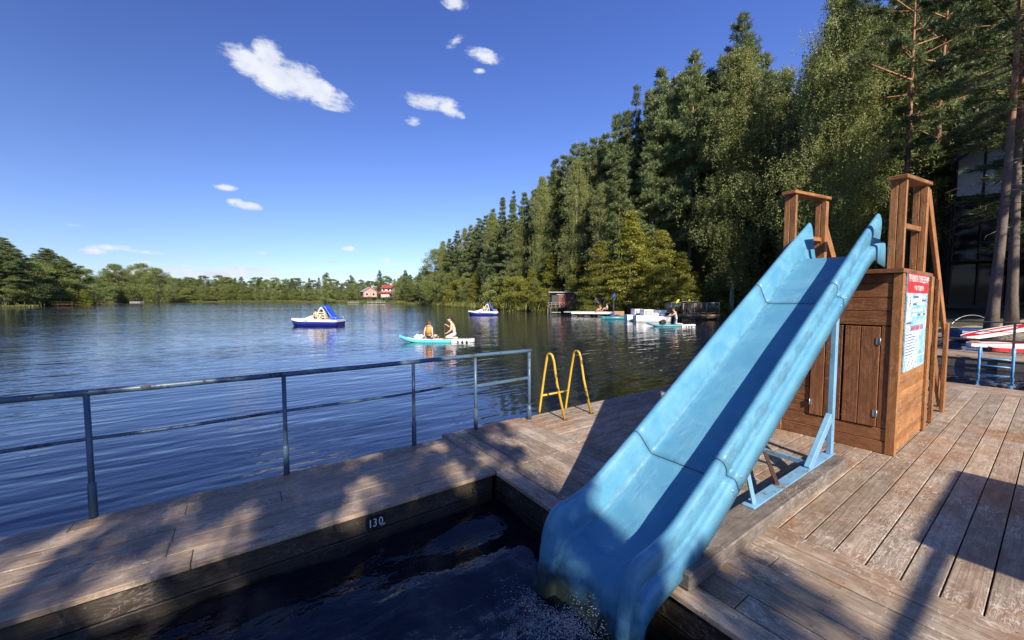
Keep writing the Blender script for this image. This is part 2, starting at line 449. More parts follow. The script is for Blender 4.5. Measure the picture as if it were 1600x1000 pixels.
bump(t, b, t.noise(t.new('ShaderNodeTexCoord').outputs['Object'], 1.2, 2), 0.05, 0.02); M['glass'] = m

def fibreglass():
    m, t, b, o = mat('sky_blue_fibreglass')
    ob = t.new('ShaderNodeTexCoord').outputs['Object']
    n = t.noise(ob, 3.0, 6, .65, .4)
    c = t.mix(t.ramp(n, .3, .72), (.105, .335, .51), (.16, .42, .58))
    # pale scuffs and lime marks running along the fall line
    st = t.noise(t.mapping(ob, (2.2, 26, 2.2), (0, 0.55, 0)), 1.0, 5, .65, .8)
    c = t.mix(t.math('MULTIPLY', t.ramp(st, .55, .78), .42), c, (.26, .50, .70))
    sp = t.noise(ob, 90, 3, .6)
    c = t.mix(t.math('MULTIPLY', t.ramp(sp, .66, .74), .5), c, (.36, .56, .72))
    scr = t.noise(t.mapping(ob, (.9, 75, .9), (0, 0.55, 0)), 1.0, 3, .6, .4)
    c = t.mix(t.math('MULTIPLY', t.math('MULTIPLY', t.ramp(scr, .62, .72), t.ramp(n, .42, .58)), .45), c, (.38, .56, .70))
    wet = t.ramp(t.noise(ob, 3.2, 3, .5, .7), .52, .6)
    c = t.mix(t.math('MULTIPLY', wet, .35), c, t.mix(1.0, c, (.72, .82, .88), 'MULTIPLY'))
    us = t.new('ShaderNodeSeparateXYZ'); t.l.new(t.new('ShaderNodeTexCoord').outputs['UV'], us.inputs[0])
    side = t.math('ABSOLUTE', us.outputs[1])                 # grime along the floor crease and in the flange groove
    gr = t.math('MAXIMUM', t.ramp(t.math('ABSOLUTE', t.math('SUBTRACT', side, .236)), .0, .03, 1, 0), t.ramp(t.math('ABSOLUTE', t.math('SUBTRACT', side, .357)), .0, .014, 1, 0))
    c = t.mix(t.math('MULTIPLY', t.math('MULTIPLY', gr, t.ramp(t.noise(t.mapping(ob, (2, 14, 2)), 3, 6, .7), .42, .62)), .55), c, (.07, .13, .17))
    # algae where the lip stands in the water
    sep = t.new('ShaderNodeSeparateXYZ'); t.l.new(ob, sep.inputs[0])
    zz = t.math('ADD', sep.outputs[2], t.math('MULTIPLY', t.math('SUBTRACT', t.noise(ob, 9, 5, .65), .5), .34))
    c = t.mix(t.math('MULTIPLY', t.ramp(zz, -.22, -.03, 1, 0), .9), c, (.045, .05, .012))
    t.l.new(c, b.inputs['Base Color'])
    t.l.new(t.ramp(n, .3, .7, .34, .52, False), b.inputs['Roughness'])
    b.inputs['Specular IOR Level'].default_value = .5
    tl = t.new('ShaderNodeBsdfTranslucent'); t.l.new(c, tl.inputs[0])      # sunlight soaks through the thin shell
    mx = t.new('ShaderNodeMixShader'); mx.inputs[0].default_value = .25; t.l.new(b.outputs[0], mx.inputs[1]); t.l.new(tl.outputs[0], mx.inputs[2]); t.l.new(mx.outputs[0], o.inputs[0])
    # a film of running water: small ripples
    rip = t.noise(t.mapping(ob, (5, 9, 5)), 1.6, 4, .6, 1.2)
    drops = t.noise(ob, 70, 2, .5)
    wetmask = t.ramp(t.noise(ob, 3.2, 3, .5, .7), .52, .6)
    h = t.math('ADD', t.math('MULTIPLY', rip, .13), t.math('MULTIPLY', t.math('MULTIPLY', drops, wetmask), .75))
    bump(t, b, h, .38, .012)
    return m
M['fibre'] = fibreglass()
M['seam'] = simple('dark_seam', (.012, .04, .08), .7, .1)

def water_mat(name, base, layers, rot, rough=.03, ior=1.4, dist=1.0):
    m, t, b, o = mat(name)
    ob = t.new('ShaderNodeNewGeometry').outputs['Position']
    h = None
    for (sx, sy, s, k, det) in layers:
        n = t.noise(t.mapping(ob, (sx, sy, 1), (0, 0, rot)), s, det, .5, .25)
        n = t.math('MULTIPLY', n, k)
        h = n if h is None else t.math('ADD', h, n)
    calm = t.ramp(t.noise(t.mapping(ob, (1, 2.4, 1), (0, 0, rot)), .035, 3, .5, .6), .36, .62, .45, 1.0)
    h = t.math('MULTIPLY', h, calm)
    b.inputs['Base Color'].default_value = (*base, 1); b.inputs['Roughness'].default_value = rough
    b.inputs['IOR'].default_value = ior
    bump(t, b, h, 1.0, dist)
    return m
M['water'] = water_mat('lake_surface', (.007, .012, .032), [(.40, 1.3, .9, .036, 1), (.36, 1.4, 3.0, .028, 1), (.5, 1.3, 8, .0055, 2)], YAW, .03, 2.15)
M['pool'] = water_mat('pool_surface', (.0035, .005, .010), [(.6, 1.5, 2.2, .05, 3), (.7, 1.4, 7, .018, 3), (1, 1.2, 22, .004, 2)], YAW + .55, .03, 1.5)

def leaf_mat(name, dark, light, trans=.35, hue=.35):
    m, t, b, o = mat(name)
    t.n.remove(b)
    r = rnd_attr(t); oi = t.new('ShaderNodeObjectInfo').outputs['Random']
    c = t.mix(r, dark, light)
    k = t.ramp(oi, 0, 1, 1 - hue, 1 + hue, False)
    sc_ = t.new('ShaderNodeVectorMath', operation='SCALE'); t.l.new(c, sc_.inputs[0]); t.l.new(k, sc_.inputs['Scale'])
    c = sc_.outputs[0]
    d = t.new('ShaderNodeBsdfDiffuse'); t.l.new(c, d.inputs[0])
    tr = t.new('ShaderNodeBsdfTranslucent'); t.l.new(c, tr.inputs[0])
    g = t.new('ShaderNodeBsdfGlossy'); g.inputs['Roughness'].default_value = .45; g.inputs[0].default_value = (1, 1, 1, 1)
    mx = t.new('ShaderNodeMixShader'); mx.inputs[0].default_value = trans; t.l.new(d.outputs[0], mx.inputs[1]); t.l.new(tr.outputs[0], mx.inputs[2])
    m2 = t.new('ShaderNodeMixShader'); m2.inputs[0].default_value = .015; t.l.new(mx.outputs[0], m2.inputs[1]); t.l.new(g.outputs[0], m2.inputs[2])
    t.l.new(m2.outputs[0], o.inputs[0])
    return m
M['pine_needles'] = leaf_mat('pine_needles', (.10, .145, .058), (.26, .31, .13), .35, .2)
M['spruce_needles'] = leaf_mat('spruce_needles', (.065, .100, .045), (.15, .185, .08), .35, .2)
M['birch_leaves'] = leaf_mat('birch_leaves', (.185, .225, .065), (.42, .44, .17), .5, .12)
M['leaves'] = leaf_mat('broad_leaves', (.135, .185, .05), (.33, .36, .115), .48, .22)
M['yellow_leaves'] = leaf_mat('yellow_green_leaves', (.17, .195, .03), (.38, .36, .07), .5, .15)
M['reed_blades'] = leaf_mat('reed_blades', (.12, .15, .03), (.26, .26, .08), .35, .2)
def bark_mat(name, low, high, split, mottle, mscale):
    m, t, b, o = mat(name)
    ob = t.new('ShaderNodeTexCoord').outputs['Object']
    sep = t.new('ShaderNodeSeparateXYZ'); t.l.new(ob, sep.inputs[0])
    n = t.noise(t.mapping(ob, (1, 1, .35)), mscale, 6, .65, .4)
    c = t.mix(t.ramp(sep.outputs[2], split - 2, split + 3), low, high)
    c = t.mix(t.ramp(n, .48, .62), c, mottle)
    t.l.new(c, b.inputs['Base Color']); b.inputs['Roughness'].default_value = .85
    bump(t, b, n, .6, .03)
    return m
M['pine_bark'] = bark_mat('pine_bark', (.13, .10, .085), (.36, .17, .085), 13, (.10, .07, .055), 5)
M['birch_bark'] = bark_mat('birch_bark', (.30, .29, .27), (.55, .53, .49), 2, (.05, .045, .04), 3.5)
M['bark'] = bark_mat('grey_bark', (.085, .07, .055), (.11, .09, .07), 6, (.05, .04, .033), 6)
def ground_mat(name, a, b_, c_, s):
    m, t, b, o = mat(name)
    ob = t.new('ShaderNodeNewGeometry').outputs['Position']
    n = t.noise(ob, s, 7, .65, .3); n2 = t.noise(ob, s * 6, 5, .6)
    c = t.mix(t.ramp(n, .35, .6), a, b_); c = t.mix(t.ramp(n2, .5, .68), c, c_)
    t.l.new(c, b.inputs['Base Color']); b.inputs['Roughness'].default_value = .95
    bump(t, b, t.math('ADD', n2, n), .8, .06)
    return m
M['forest_floor'] = ground_mat('forest_floor', (.045, .040, .024), (.060, .070, .024), (.085, .065, .04), .5)
M['sand'] = ground_mat('beach_sand', (.34, .27, .19), (.42, .34, .25), (.26, .20, .14), 1.3)

# ------------------------------------------------------------------ the setting: lake, pool, land
random.seed(7); rng = np.random.default_rng(7)
SHORE = [(12, -9), (17, -3), (18.5, 4), (18.8, 9), (19.2, 13), (20.5, 16), (22, 20), (22.5, 26), (22, 33), (22.5, 39), (18, 41.5), (13, 42.5), (10.5, 46), (9.8, 52),
         (9.5, 57), (5.5, 60), (2, 64), (-5, 74), (-12, 90), (-18, 104), (-22, 118), (-30, 130), (-38, 150), (-56, 172), (-100, 205), (-138, 234),
         (-200, 240), (-238, 236), (-215, 200), (-190, 172), (-172, 165), (-150, 122), (-140, 112), (-123, 96), (-122, 84), (-105, 40), (-80, 0),
         (-40, -25), (-14, -8), (-6, -5.2), (6, -5.2)]
SH = np.array(SHORE, float)
def shore_dist(X, D):
    """distance to the shoreline, positive on land"""
    X = np.asarray(X, float); D = np.asarray(D, float)
    dmin = np.full(X.shape, 1e9); inside = np.zeros(X.shape, bool)
    for i in range(len(SH)):
        a, b = SH[i], SH[(i + 1) % len(SH)]
        ab = b - a; t = ((X - a[0]) * ab[0] + (D - a[1]) * ab[1]) / (ab @ ab); t = np.clip(t, 0, 1)
        dmin = np.minimum(dmin, np.hypot(X - a[0] - t * ab[0], D - a[1] - t * ab[1]))
        cond = (a[1] > D) != (b[1] > D)
        with np.errstate(divide='ignore', invalid='ignore'):
            xi = a[0] + (D - a[1]) * ab[0] / (ab[1] if ab[1] else 1e-9)
        inside ^= cond & (X < xi)
    return np.where(inside, -dmin, dmin)
def land_z(X, D):
    d = shore_dist(X, D)
    z = np.where(d < 0, WATER_Z - .25 + d * .3, WATER_Z - .25 + np.minimum(d, 1.2) * .5 + np.clip(d - 1.2, 0, 60) * .085)
    z = np.maximum(z, -2.0)
    z = z + np.where(d > 2, .18 * np.sin(X * .31 + 1) * np.sin(D * .27), 0)
    return z
def gz(X, D): return float(land_z(np.array([X]), np.array([D]))[0])

mb = MB(); N = 40
xs = [-700, -200, -60, -20, 0, 20, 60, 200, 700]
mb.grid([[cw(x, y + 200, WATER_Z) for x in xs] for y in [-500, -300, -220, -200, -150, -50, 200, 700]], None, .5, 0, False)
lake = tag(mb.build('lake_water', M['water']), kind='structure')

mb = MB()
gx = np.concatenate([np.arange(-420, -40, 6.), np.arange(-40, 60, 2.), np.arange(60, 260, 6.)])
gd = np.concatenate([np.arange(-70, -10, 4.), np.arange(-10, 80, 2.), np.arange(80, 420, 6.)])
GX, GD = np.meshgrid(gx, gd); GZ = land_z(GX, GD)
mb.grid([[cw(GX[i, j], GD[i, j], GZ[i, j]) for j in range(len(gx))] for i in range(len(gd))])
tag(mb.build('ground', M['forest_floor']), kind='structure')
# the sandy beach on the right
mb = MB(); rows = []
for D in np.arange(11.5, 21.0, .35):
    row = []
    for X in np.arange(15.5, 31, .35):
        z = gz(X, D) + .06 + .05 * math.sin(X * 2.3 + D) * math.sin(D * 3.1 - X) + random.uniform(-.015, .015)
        row.append(cw(X, D, z))
    rows.append(row)
mb.grid(rows)
tag(mb.build('sand_beach', M['sand']), kind='structure')

# pool water with waves running out from the slide
mb = MB(); rows = []
for u in np.arange(-9, 1.96, .05 if True else 1):
    row = []
    for v in np.arange(.40, 3.08, .05):
        d = math.hypot(u - 1.5, v - 1.5)
        wave = .022 * math.sin(9.5 * d - 1.2 * math.sin(3 * v + u) + .8 * math.sin(5.3 * u)) * math.exp(-d * .33)
        wave += .012 * math.sin(3.1 * u + 7.3 * v) + .006 * math.sin(13 * v - 6 * u + 2 * math.sin(4 * v))
        wave += random.uniform(-.004, .004) + random.uniform(-.03, .035) * max(0, 1 - d / 1.1)
        row.append((u, v, WATER_Z + .035 + wave))
    rows.append(row)
mb.grid(rows)
tag(mb.build('pool_water', M['pool']), kind='structure')

# ------------------------------------------------------------------ the timber deck round the pool
DK0, DK1 = -.036, 0.0
def run_boards(mb, along, a0, a1, c0, c1, n, gap=.0075, piece=(2.6, 4.2), z1=DK1, bev=.0032):
    w = (c1 - c0) / n
    for i in range(n):
        b0, b1 = c0 + i * w + gap / 2, c0 + (i + 1) * w - gap / 2
        x = a0
        while x < a1 - 1e-6:
            l = random.uniform(*piece)
            e = a1 if x + l > a1 - .8 else x + l
            dz = random.uniform(-.0025, .0015)
            if along == 'x': mb.box(x + .002, e - .002, b0, b1, DK0, z1 + dz, None, 'x', None, 0, bev)
            else: mb.box(b0, b1, x + .002, e - .002, DK0, z1 + dz, None, 'y', None, 0, bev)
            for js in np.arange(math.ceil(x / .6) * .6 + .05, e - .02, .6):          # screw heads over each joist
                for o_ in (.03, w - .03):
                    cx_, cy_ = (js, c0 + i * w + o_) if along == 'x' else (c0 + i * w + o_, js)
                    k0 = len(mb.v)
                    for q in range(6): mb.v.append((cx_ + .0042 * math.cos(q * 1.0472), cy_ + .0042 * math.sin(q * 1.0472), z1 + .0021))
                    mb.face([k0 + q for q in range(6)], None, .5, 1)
            x = e
PU, QU, EU = 1.93, 3.115, 10.62            # pool edge, end of the cross boards, start of the far cross boards
mb = MB()
run_boards(mb, 'x', -9, PU + .0, 3.03, 4.15, 6, piece=(3.4, 5))               # walkway between pool and lake
w = tag(mb.build('wooden_walkway', [M['deck_grey'], M['rust']]), kind='structure')
mb = MB()
run_boards(mb, 'y', -6, 3.03, PU, QU, 7, piece=(3, 4.5))
run_boards(mb, 'y', 3.032, 4.26, PU + .31, QU, 5, piece=(2, 3))
mb.box(PU + .004, PU + .155, 3.034, 4.255, DK0, DK1, None, 'y', None, 0, .005)
mb.box(PU + .163, PU + .306, 3.034, 4.245, DK0, DK1, None, 'y', None, 0, .005)
run_boards(mb, 'x', QU, EU, -6.1, 4.225, 66, piece=(3.2, 5.2))
run_boards(mb, 'y', -6, 4.2, EU, 11.46, 6, piece=(3, 4.5))
run_boards(mb, 'x', -9, PU - .004, -4.5, .42, 30, piece=(3.2, 5.2))
tag(mb.build('wooden_deck', [M['deck'], M['rust']]), kind='structure')
mb = MB()                                   # side boards and hidden frame
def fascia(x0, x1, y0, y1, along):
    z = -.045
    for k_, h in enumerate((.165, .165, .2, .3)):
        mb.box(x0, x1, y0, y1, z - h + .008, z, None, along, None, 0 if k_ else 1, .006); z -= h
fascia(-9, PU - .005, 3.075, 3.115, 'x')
fascia(PU + .02, PU + .06, .45, 3.07, 'y')
fascia(-9, PU, .36, .40, 'x')
fascia(-9, PU + .3, 4.09, 4.12, 'x'); fascia(PU + .31, 11.4, 4.17, 4.20, 'x'); fascia(11.39, 11.42, -6, 4.16, 'y')
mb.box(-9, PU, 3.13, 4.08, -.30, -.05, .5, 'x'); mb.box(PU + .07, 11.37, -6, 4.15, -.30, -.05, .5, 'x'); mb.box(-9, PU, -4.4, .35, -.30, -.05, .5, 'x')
tag(mb.build('deck_side_boards', [M['fascia'], M['nose']]), kind='structure')

# the pontoon across the channel on the right
mb = MB()
run_boards(mb, 'y', -7, 6.0, 16.9, 18.9, 13, piece=(3, 4.5), z1=-.0)
tag(mb.build('far_pontoon', [M['deck'], M['rust']]), kind='structure')
mb = MB()
z = -.04
for h in (.27, .27, .3):
    mb.box(16.93, 16.97, -7, 6.0, z - h + .012, z, None, 'y'); z -= h
mb.box(16.98, 18.8, -7, 5.9, -.4, -.05, .5, 'y')
tag(mb.build('pontoon_side_boards', M['fascia_far']), kind='structure')
# ------------------------------------------------------------------ railing between walkway and lake
random.seed(11)
rail = thing('guard_rail', 'long blue grey pipe railing with chipped paint along the lake edge of the walkway', 'railing', (-.976, 4.13, 0))
O = (-.976, 4.13, 0)
RAILP = [(-4.75, 4.13), (-3.5, 4.13), (-2.235, 4.13), (-.976, 4.13), (.289, 4.12), (1.538, 4.125), (2.367, 4.18), (3.179, 4.13)]
top_z = [.955, .955, .955, .955, .95, .945, .94, .945]
for i, (u, v) in enumerate(RAILP):
    mb = MB(); zb = .0 if u > 1.9 else -.02
    mb.tube([(u, v, zb), (u + random.uniform(-.004, .004), v, top_z[i] - .02)], .0185 if i < 7 else .0235, 10)
    o = mb.build('post', M['rail'], rail, shift=O)
    sl = MB()
    if i < 7: sl.tube([(u, v, zb), (u, v, .26), (u, v, .275)], [.0255, .0255, .0195], 10)
    else: sl.tube([(u, v, zb), (u, v, .12), (u, v, .20)], [.036, .034, .026], 10)
    sl.build('sleeve', M['rail'], o, shift=O)
mb = MB(); pts = []
for i in range(len(RAILP) - 1):
    for k in range(4):
        t = k / 4
        pts.append((RAILP[i][0] * (1 - t) + RAILP[i + 1][0] * t, RAILP[i][1] * (1 - t) + RAILP[i + 1][1] * t, top_z[i] * (1 - t) + top_z[i + 1] * t + random.uniform(-.003, .003)))
pts.append((RAILP[-1][0] + .03, RAILP[-1][1], top_z[-1]))
mb.tube(pts, .0245, 10); mb.build('top_rail', M['rail'], rail, shift=O)
mb = MB(); mb.tube([(x, y, .60 + .004 * math.sin(x * 4)) for x, y, _ in pts if x <= 2.37], .014, 8); mb.build('mid_rail', M['rail'], rail, shift=O)
mb = MB(); mb.bar((2.37, 4.18, .555), (3.18, 4.13, .575), .012, .034, rnd=.5); mb.build('mid_rail', M['rail'], rail, shift=O)

# yellow hoop ladder into the lake
lad = thing('lake_ladder', 'yellow chipped hoop ladder going over the deck edge into the lake', 'ladder', (3.75, 4.0, 0))
O = (3.75, 4.0, 0)
for u0, u1 in ((3.555, 3.45), (4.068, 3.965)):
    mb = MB(); p = [(u0, 3.82, 0), (u0 * .5 + u1 * .5 - .02, 3.905, .5), (u1 + .02, 3.955, .80)]
    for k in range(7):
        a = math.pi * k / 6
        p.append((u1 + .01, 4.025 - .062 * math.cos(a), .835 + .055 * math.sin(a)))
    p += [(u1, 4.13, .60), (u1, 4.235, 0.05), (u1, 4.27, -.3), (u1, 4.27, -1.1)]
    mb.tube(p, .0175, 8); mb.build('hoop', M['yellow'], lad, shift=O)
    mb = MB(); mb.tube([(u0, 3.82, 0.001), (u0, 3.82, .008)], .04, 10); mb.build('foot_flange', M['rust'], lad, shift=O)
for z, y in ((.27, 4.195), (-.12, 4.27), (-.4, 4.27)):
    mb = MB(); mb.tube([(3.45, y, z), (3.965, y, z)], .015, 8); mb.build('rung', M['yellow'], lad, shift=O)

# ------------------------------------------------------------------ the water slide
slide = thing('water_slide', 'sky blue fibreglass water slide dropping from the wooden tower into the pool', 'slide', (3.2, 1.57, 0))
O = (3.2, 1.57, 0)
ST = [((5.98, 2.135), (5.97, 2.625)), ((5.72, 2.135), (5.78, 2.515)), ((5.53, 2.115), (5.42, 2.315)), ((5.30, 2.01), (5.2, 2.185)), ((4.95, 1.805), (4.88, 1.995)),
      ((4.6, 1.60), (4.55, 1.80)), ((3.9, 1.182), (3.83, 1.378)), ((3.2, .765), (3.12, .955)), ((2.62, .42), (2.52, .60)), ((2.3, .235), (2.2, .42)),
      ((2.1, .14), (2.02, .325)), ((1.92, .085), (1.87, .278)), ((1.80, .06), (1.755, .262)), ((1.715, .03), (1.672, .238)), ((1.66, -.02), (1.615, .17)),
      ((1.635, -.10), (1.585, .06)), ((1.615, -.25), (1.562, -.10)), ((1.60, -.5), (1.53, -.38))]
def crom(p, t):
    n = len(p) - 1; i = min(int(t), n - 1); f = t - i
    a, b, c, d = p[max(i - 1, 0)], p[i], p[i + 1], p[min(i + 2, n)]
    return tuple(.5 * (2 * b[k] + (c[k] - a[k]) * f + (2 * a[k] - 5 * b[k] + 4 * c[k] - d[k]) * f * f + (3 * b[k] - a[k] - 3 * c[k] + d[k]) * f ** 3) for k in range(2))
# cross-section: offset from the middle and height as a share of the side wall
HALF = [(0, 0), (.10, 0), (.19, .0), (.222, .008), (.240, .05), (.250, .16), (.266, .45), (.280, .74), (.292, .90), (.308, .98), (.328, 1.0), (.347, .96),
        (.361, .86), (.364, .70), (.360, .52), (.354, .40), (.358, .34), (.380, .33), (.400, .29), (.406, .18), (.408, -.26)]
PROF = [(-a, h) for a, h in reversed(HALF[1:])] + HALF
def station(t):
    return crom([s[0] for s in ST], t), crom([s[1] for s in ST], t)
def chute(name, t0, t1, n, grow=0.0, mt='fibre', rim=True):
    rows = []; uvs = []
    for i in range(n + 1):
        t = t0 + (t1 - t0) * i / n
        (bx, bz), (rx, rz) = station(t)
        row = []
        fl = 1 + .0
        for s, h in PROF:
            out = abs(s) > .238
            wob = .0008 * math.sin(t * 5.1 + s * 9) + .0005 * math.sin(t * 13 + s * 21)
            g = grow
            x, z = bx + (rx - bx) * h, bz + (rz - bz) * h
            # push out along the outward side for the dark joint strips
            sy = s + (g if s > .34 else -g if s < -.34 else (-g if .23 < s < .3 else g if -.3 < s < -.23 else 0)) + wob * .5
            z += (g if abs(s) < .34 and (h < .05 or h > .9) else 0) + wob
            row.append((x, 1.57 - sy, z))
        rows.append(row); uvs.append([(t, s) for s, _ in PROF])
    m_ = MB(); m_.grid([r_[::-1] for r_ in rows], [u_[::-1] for u_ in uvs], .5, 0, True)
    o = m_.build(name, M[mt], slide, shift=O)
    if rim:
        s_ = o.modifiers.new('shell', 'SOLIDIFY'); s_.thickness = .009; s_.offset = -1.0
    return o
tag(chute('upper_chute', 0, 5.0, 40), 'top chute section with tall ears on the tower')
tag(chute('middle_chute', 5.0, 8.0, 24), 'long straight chute section with damp patches')
tag(chute('lower_chute', 8.0, 17.0, 90), 'curved bottom chute section with algae at the lip')
for t in (5.0, 8.0): chute('joint_seam', t - .006, t + .006, 2, .0035, 'seam', False)
for t in (4.88, 5.12, 7.88, 8.12):
    (bx, bz), (rx, rz) = station(t)
    for sgn in (1, -1):
        mb = MB(); mb.ell((bx + (rx - bx) * .12, 1.57 - sgn * .407, bz + (rz - bz) * .12), (.011, .006, .011), 8, 6); mb.build('bolt', M['steel'], slide, shift=O)
# steel frame and timber base
for sgn, v in ((1, 1.255), (-1, 1.885)):
    mb = MB(); mb.box(2.0, 4.78, v - .075 * sgn if sgn < 0 else v - .135, v + .135 if sgn < 0 else v + .075, .004, .105, None, 'x', None, 0, .008); mb.build('base_beam', M['beam'], slide, shift=O)
    mb = MB(); mb.box(3.02, 4.79, v - .035, v + .055, .107, .117, None, 'x', None, 0, .002); mb.build('foot_plate', M['steelblue'], slide, shift=O)
    mb = MB(); mb.box(4.70, 4.77, v - .022, v + .022, .118, 1.60, None, 'z', None, 0, .004)
    mb.build('post', M['steelblue'], slide, shift=O)
    mb = MB(); mb.bar((4.16, v, .10), (4.69, v, .50), .046, .085, (0, 0, 1), None, 0, .004); mb.build('brace', M['steelblue'], slide, shift=O)
    mb = MB(); mb.bar((3.10, v, .11), (2.94, v, .46), .012, .05, (1, 0, 0), None, 0, .002); mb.build('strut', M['steelblue'], slide, shift=O)
mb = MB(); mb.box(4.20, 4.24, 1.28, 1.86, .118, .158, .5, 'y'); mb.build('cross_bar', M['steelblue'], slide, shift=O)
mb = MB(); mb.bar((3.55, 1.27, .128), (4.2, 1.62, .128), .03, .02); mb.build('cross_bar', M['rust'], slide, shift=O)

# ------------------------------------------------------------------ the wooden tower
TU, TV0, TV1, TE, TZ = 5.54, .94, 2.03, 6.93, 1.95
tower = thing('slide_tower', 'stained orange brown timber tower box with doors, stairs and handrails behind the slide', 'play tower', (6.2, 1.5, 0))
O = (6.2, 1.5, 0)
C, CD = M['cedar'], M['cedar_dark']
mb = MB()                                            # front boards above and below the doors
zs = [1.365, 1.52, 1.665, 1.815, TZ - .035]
for i in range(4):
    mb.box(TU, TU + .025, TV0 + .065, TV1 - .065, zs[i] + .003, zs[i + 1] - .003, None, 'y', None, 0, .004)
mb.box(TU, TU + .025, TV0 + .065, TV1 - .065, .135, .265, None, 'y', None, 0, .004)
mb.box(TU - .005, TU + .022, TV0 + .065, TV1 - .065, .004, .13, .1, 'y', None, 0, .004)
for z0, z1 in ((.27, .42), (.425, .6), (.605, .78), (.785, .96), (.965, 1.15), (1.155, 1.36)):
    mb.box(TU + .004, TU + .025, 1.69, TV1 - .065, z0, z1, None, 'y', None, 0, .004)
mb.box(TU + .001, TU + .025, TV0 + .065, 1.078, .27, 1.36, None, 'z', None, 0, .003)
mb.build('front_panel', CD, tower, shift=O)
for a, b, hs in ((1.085, 1.375, 1.085), (1.395, 1.68, 1.68)):
    mb = MB(); mid = (a + b) / 2 + .01
    mb.box(TU - .012, TU + .02, a, mid - .003, .275, 1.352, None, 'z', None, 0, .004)
    mb.box(TU - .012, TU + .02, mid + .003, b, .275, 1.352, None, 'z', None, 0, .004)
    d = mb.build('door', CD, tower, shift=O)
    for z in (.42, 1.2):
        h = MB(); h.box(TU - .017, TU - .0125, hs - .004, hs + (.03 if hs < 1.3 else -.03), z - .035, z + .035, .5, 'z')
        h.tube([(TU - .018, hs - .004, z - .038), (TU - .018, hs - .004, z + .038)], .005, 8); h.build('hinge', M['steel'], d, shift=O)
for name, x, y in (('corner_post', TU - .012, TV0 - .012), ('corner_post', TU - .012, TV1 - .068)):
    mb = MB(); mb.box(x, x + .08, y, y + .08, 0.002, TZ - .035, None, 'z', None, 0, .006); mb.build(name, C, tower, shift=O)
for y in (TV0 - .03, TV1 - .05):
    mb = MB(); mb.box(TE - .02, TE + .1, y, y + .05, 0.002, 1.925, None, 'z', None, 0, .006); mb.build('corner_post', C, tower, shift=O)
for y in (TV0, TV1 - .03):
    mb = MB(); z = .02
    while z < TZ - .13:
        h = random.choice((.085, .092, .1)); mb.box(TU + .07, TE - .024, y, y + .028, z, z + h - .005, None, 'x', None, 0, .004); z += h
    mb.build('side_panel', C, tower, shift=O)
mb = MB()                                            # platform: boards lying across
x = TU - .075
while x < TE + .06:
    w_ = .118; mb.box(x, x + w_ - .006, TV0 - .02, TV1 + .02, TZ - .033, TZ + .012, None, 'y', None, 0, .004); x += w_
mb.build('platform', CD, tower, shift=O)
for y, hf, hr in ((TV0 + .005, 2.89, 3.02), (TV1 - .13, 2.95, 3.05)):
    sgn = 1 if y < 1.5 else -1
    for x0, x1, hh in ((TU + .015, TU + .06, hf), (TE - .34, TE - .295, hr - .03)):
        mb = MB()
        mb.box(x0, x1, y, y + .062, TZ + .014, hh - .03, None, 'z', None, 0, .005); mb.box(x0, x1, y + .064, y + .125, TZ + .014, hh - .03, None, 'z', None, 0, .005)
        if x0 > 6: mb.box(x1 + .001, x1 + .05, y, y + .04, TZ + .014, hh - .03, None, 'z', None, 0, .004)
        mb.build('railing_post', C, tower, shift=O)
    mb = MB(); mb.bar((TU - .06, y + .06, hf - .008), (TE - .2, y + .06, hr - .008), .15, .04, rnd=None, bev=.005); mb.build('handrail', C, tower, shift=O)
    mb = MB(); mb.bar((TU + .06, y + .06, 2.42), (TE - .34, y + .06, 2.47), .04, .055, rnd=None, bev=.004); mb.build('mid_rail', C, tower, shift=O)
    yy = y + .015 if sgn > 0 else y + .11
    mb = MB(); mb.bar((TE - .25, yy, hr - .12), (8.62, yy, .96), .035, .15, (0, 0, 1), None, 0, .005); mb.build('stair_handrail', C, tower, shift=O)
    mb = MB(); mb.box(7.42, 7.52, yy - .045, yy - .005, .002, 1.90, None, 'z', None, 0, .005); mb.build('stair_post', C, tower, shift=O)
    mb = MB(); mb.box(8.28, 8.38, yy - .05, yy - .005, .002, 1.30, None, 'z', None, 0, .005); mb.build('stair_post', C, tower, shift=O)
    mb = MB(); mb.bar((TE + .06, yy + .04 * sgn, 1.8), (8.75, yy + .04 * sgn, .04), .04, .18, (0, 0, 1), None, 0, .005); mb.build('stringer', C, tower, shift=O)
for i in range(6):
    t = (i + .7) / 6.4; x = 7.0 + 1.75 * t; z = 1.85 - 1.75 * t
    mb = MB(); mb.box(x - .1, x + .12, TV0 + .06, TV1 - .06, z - .035, z, None, 'y', None, 0, .004); mb.build('stair_tread', CD, tower, shift=O)
mb = MB(); mb.box(TE - .02, TE + .02, TV0 + .1, TV1 - .1, .02, 1.9, None, 'z'); mb.build('back_panel', CD, tower, shift=O)

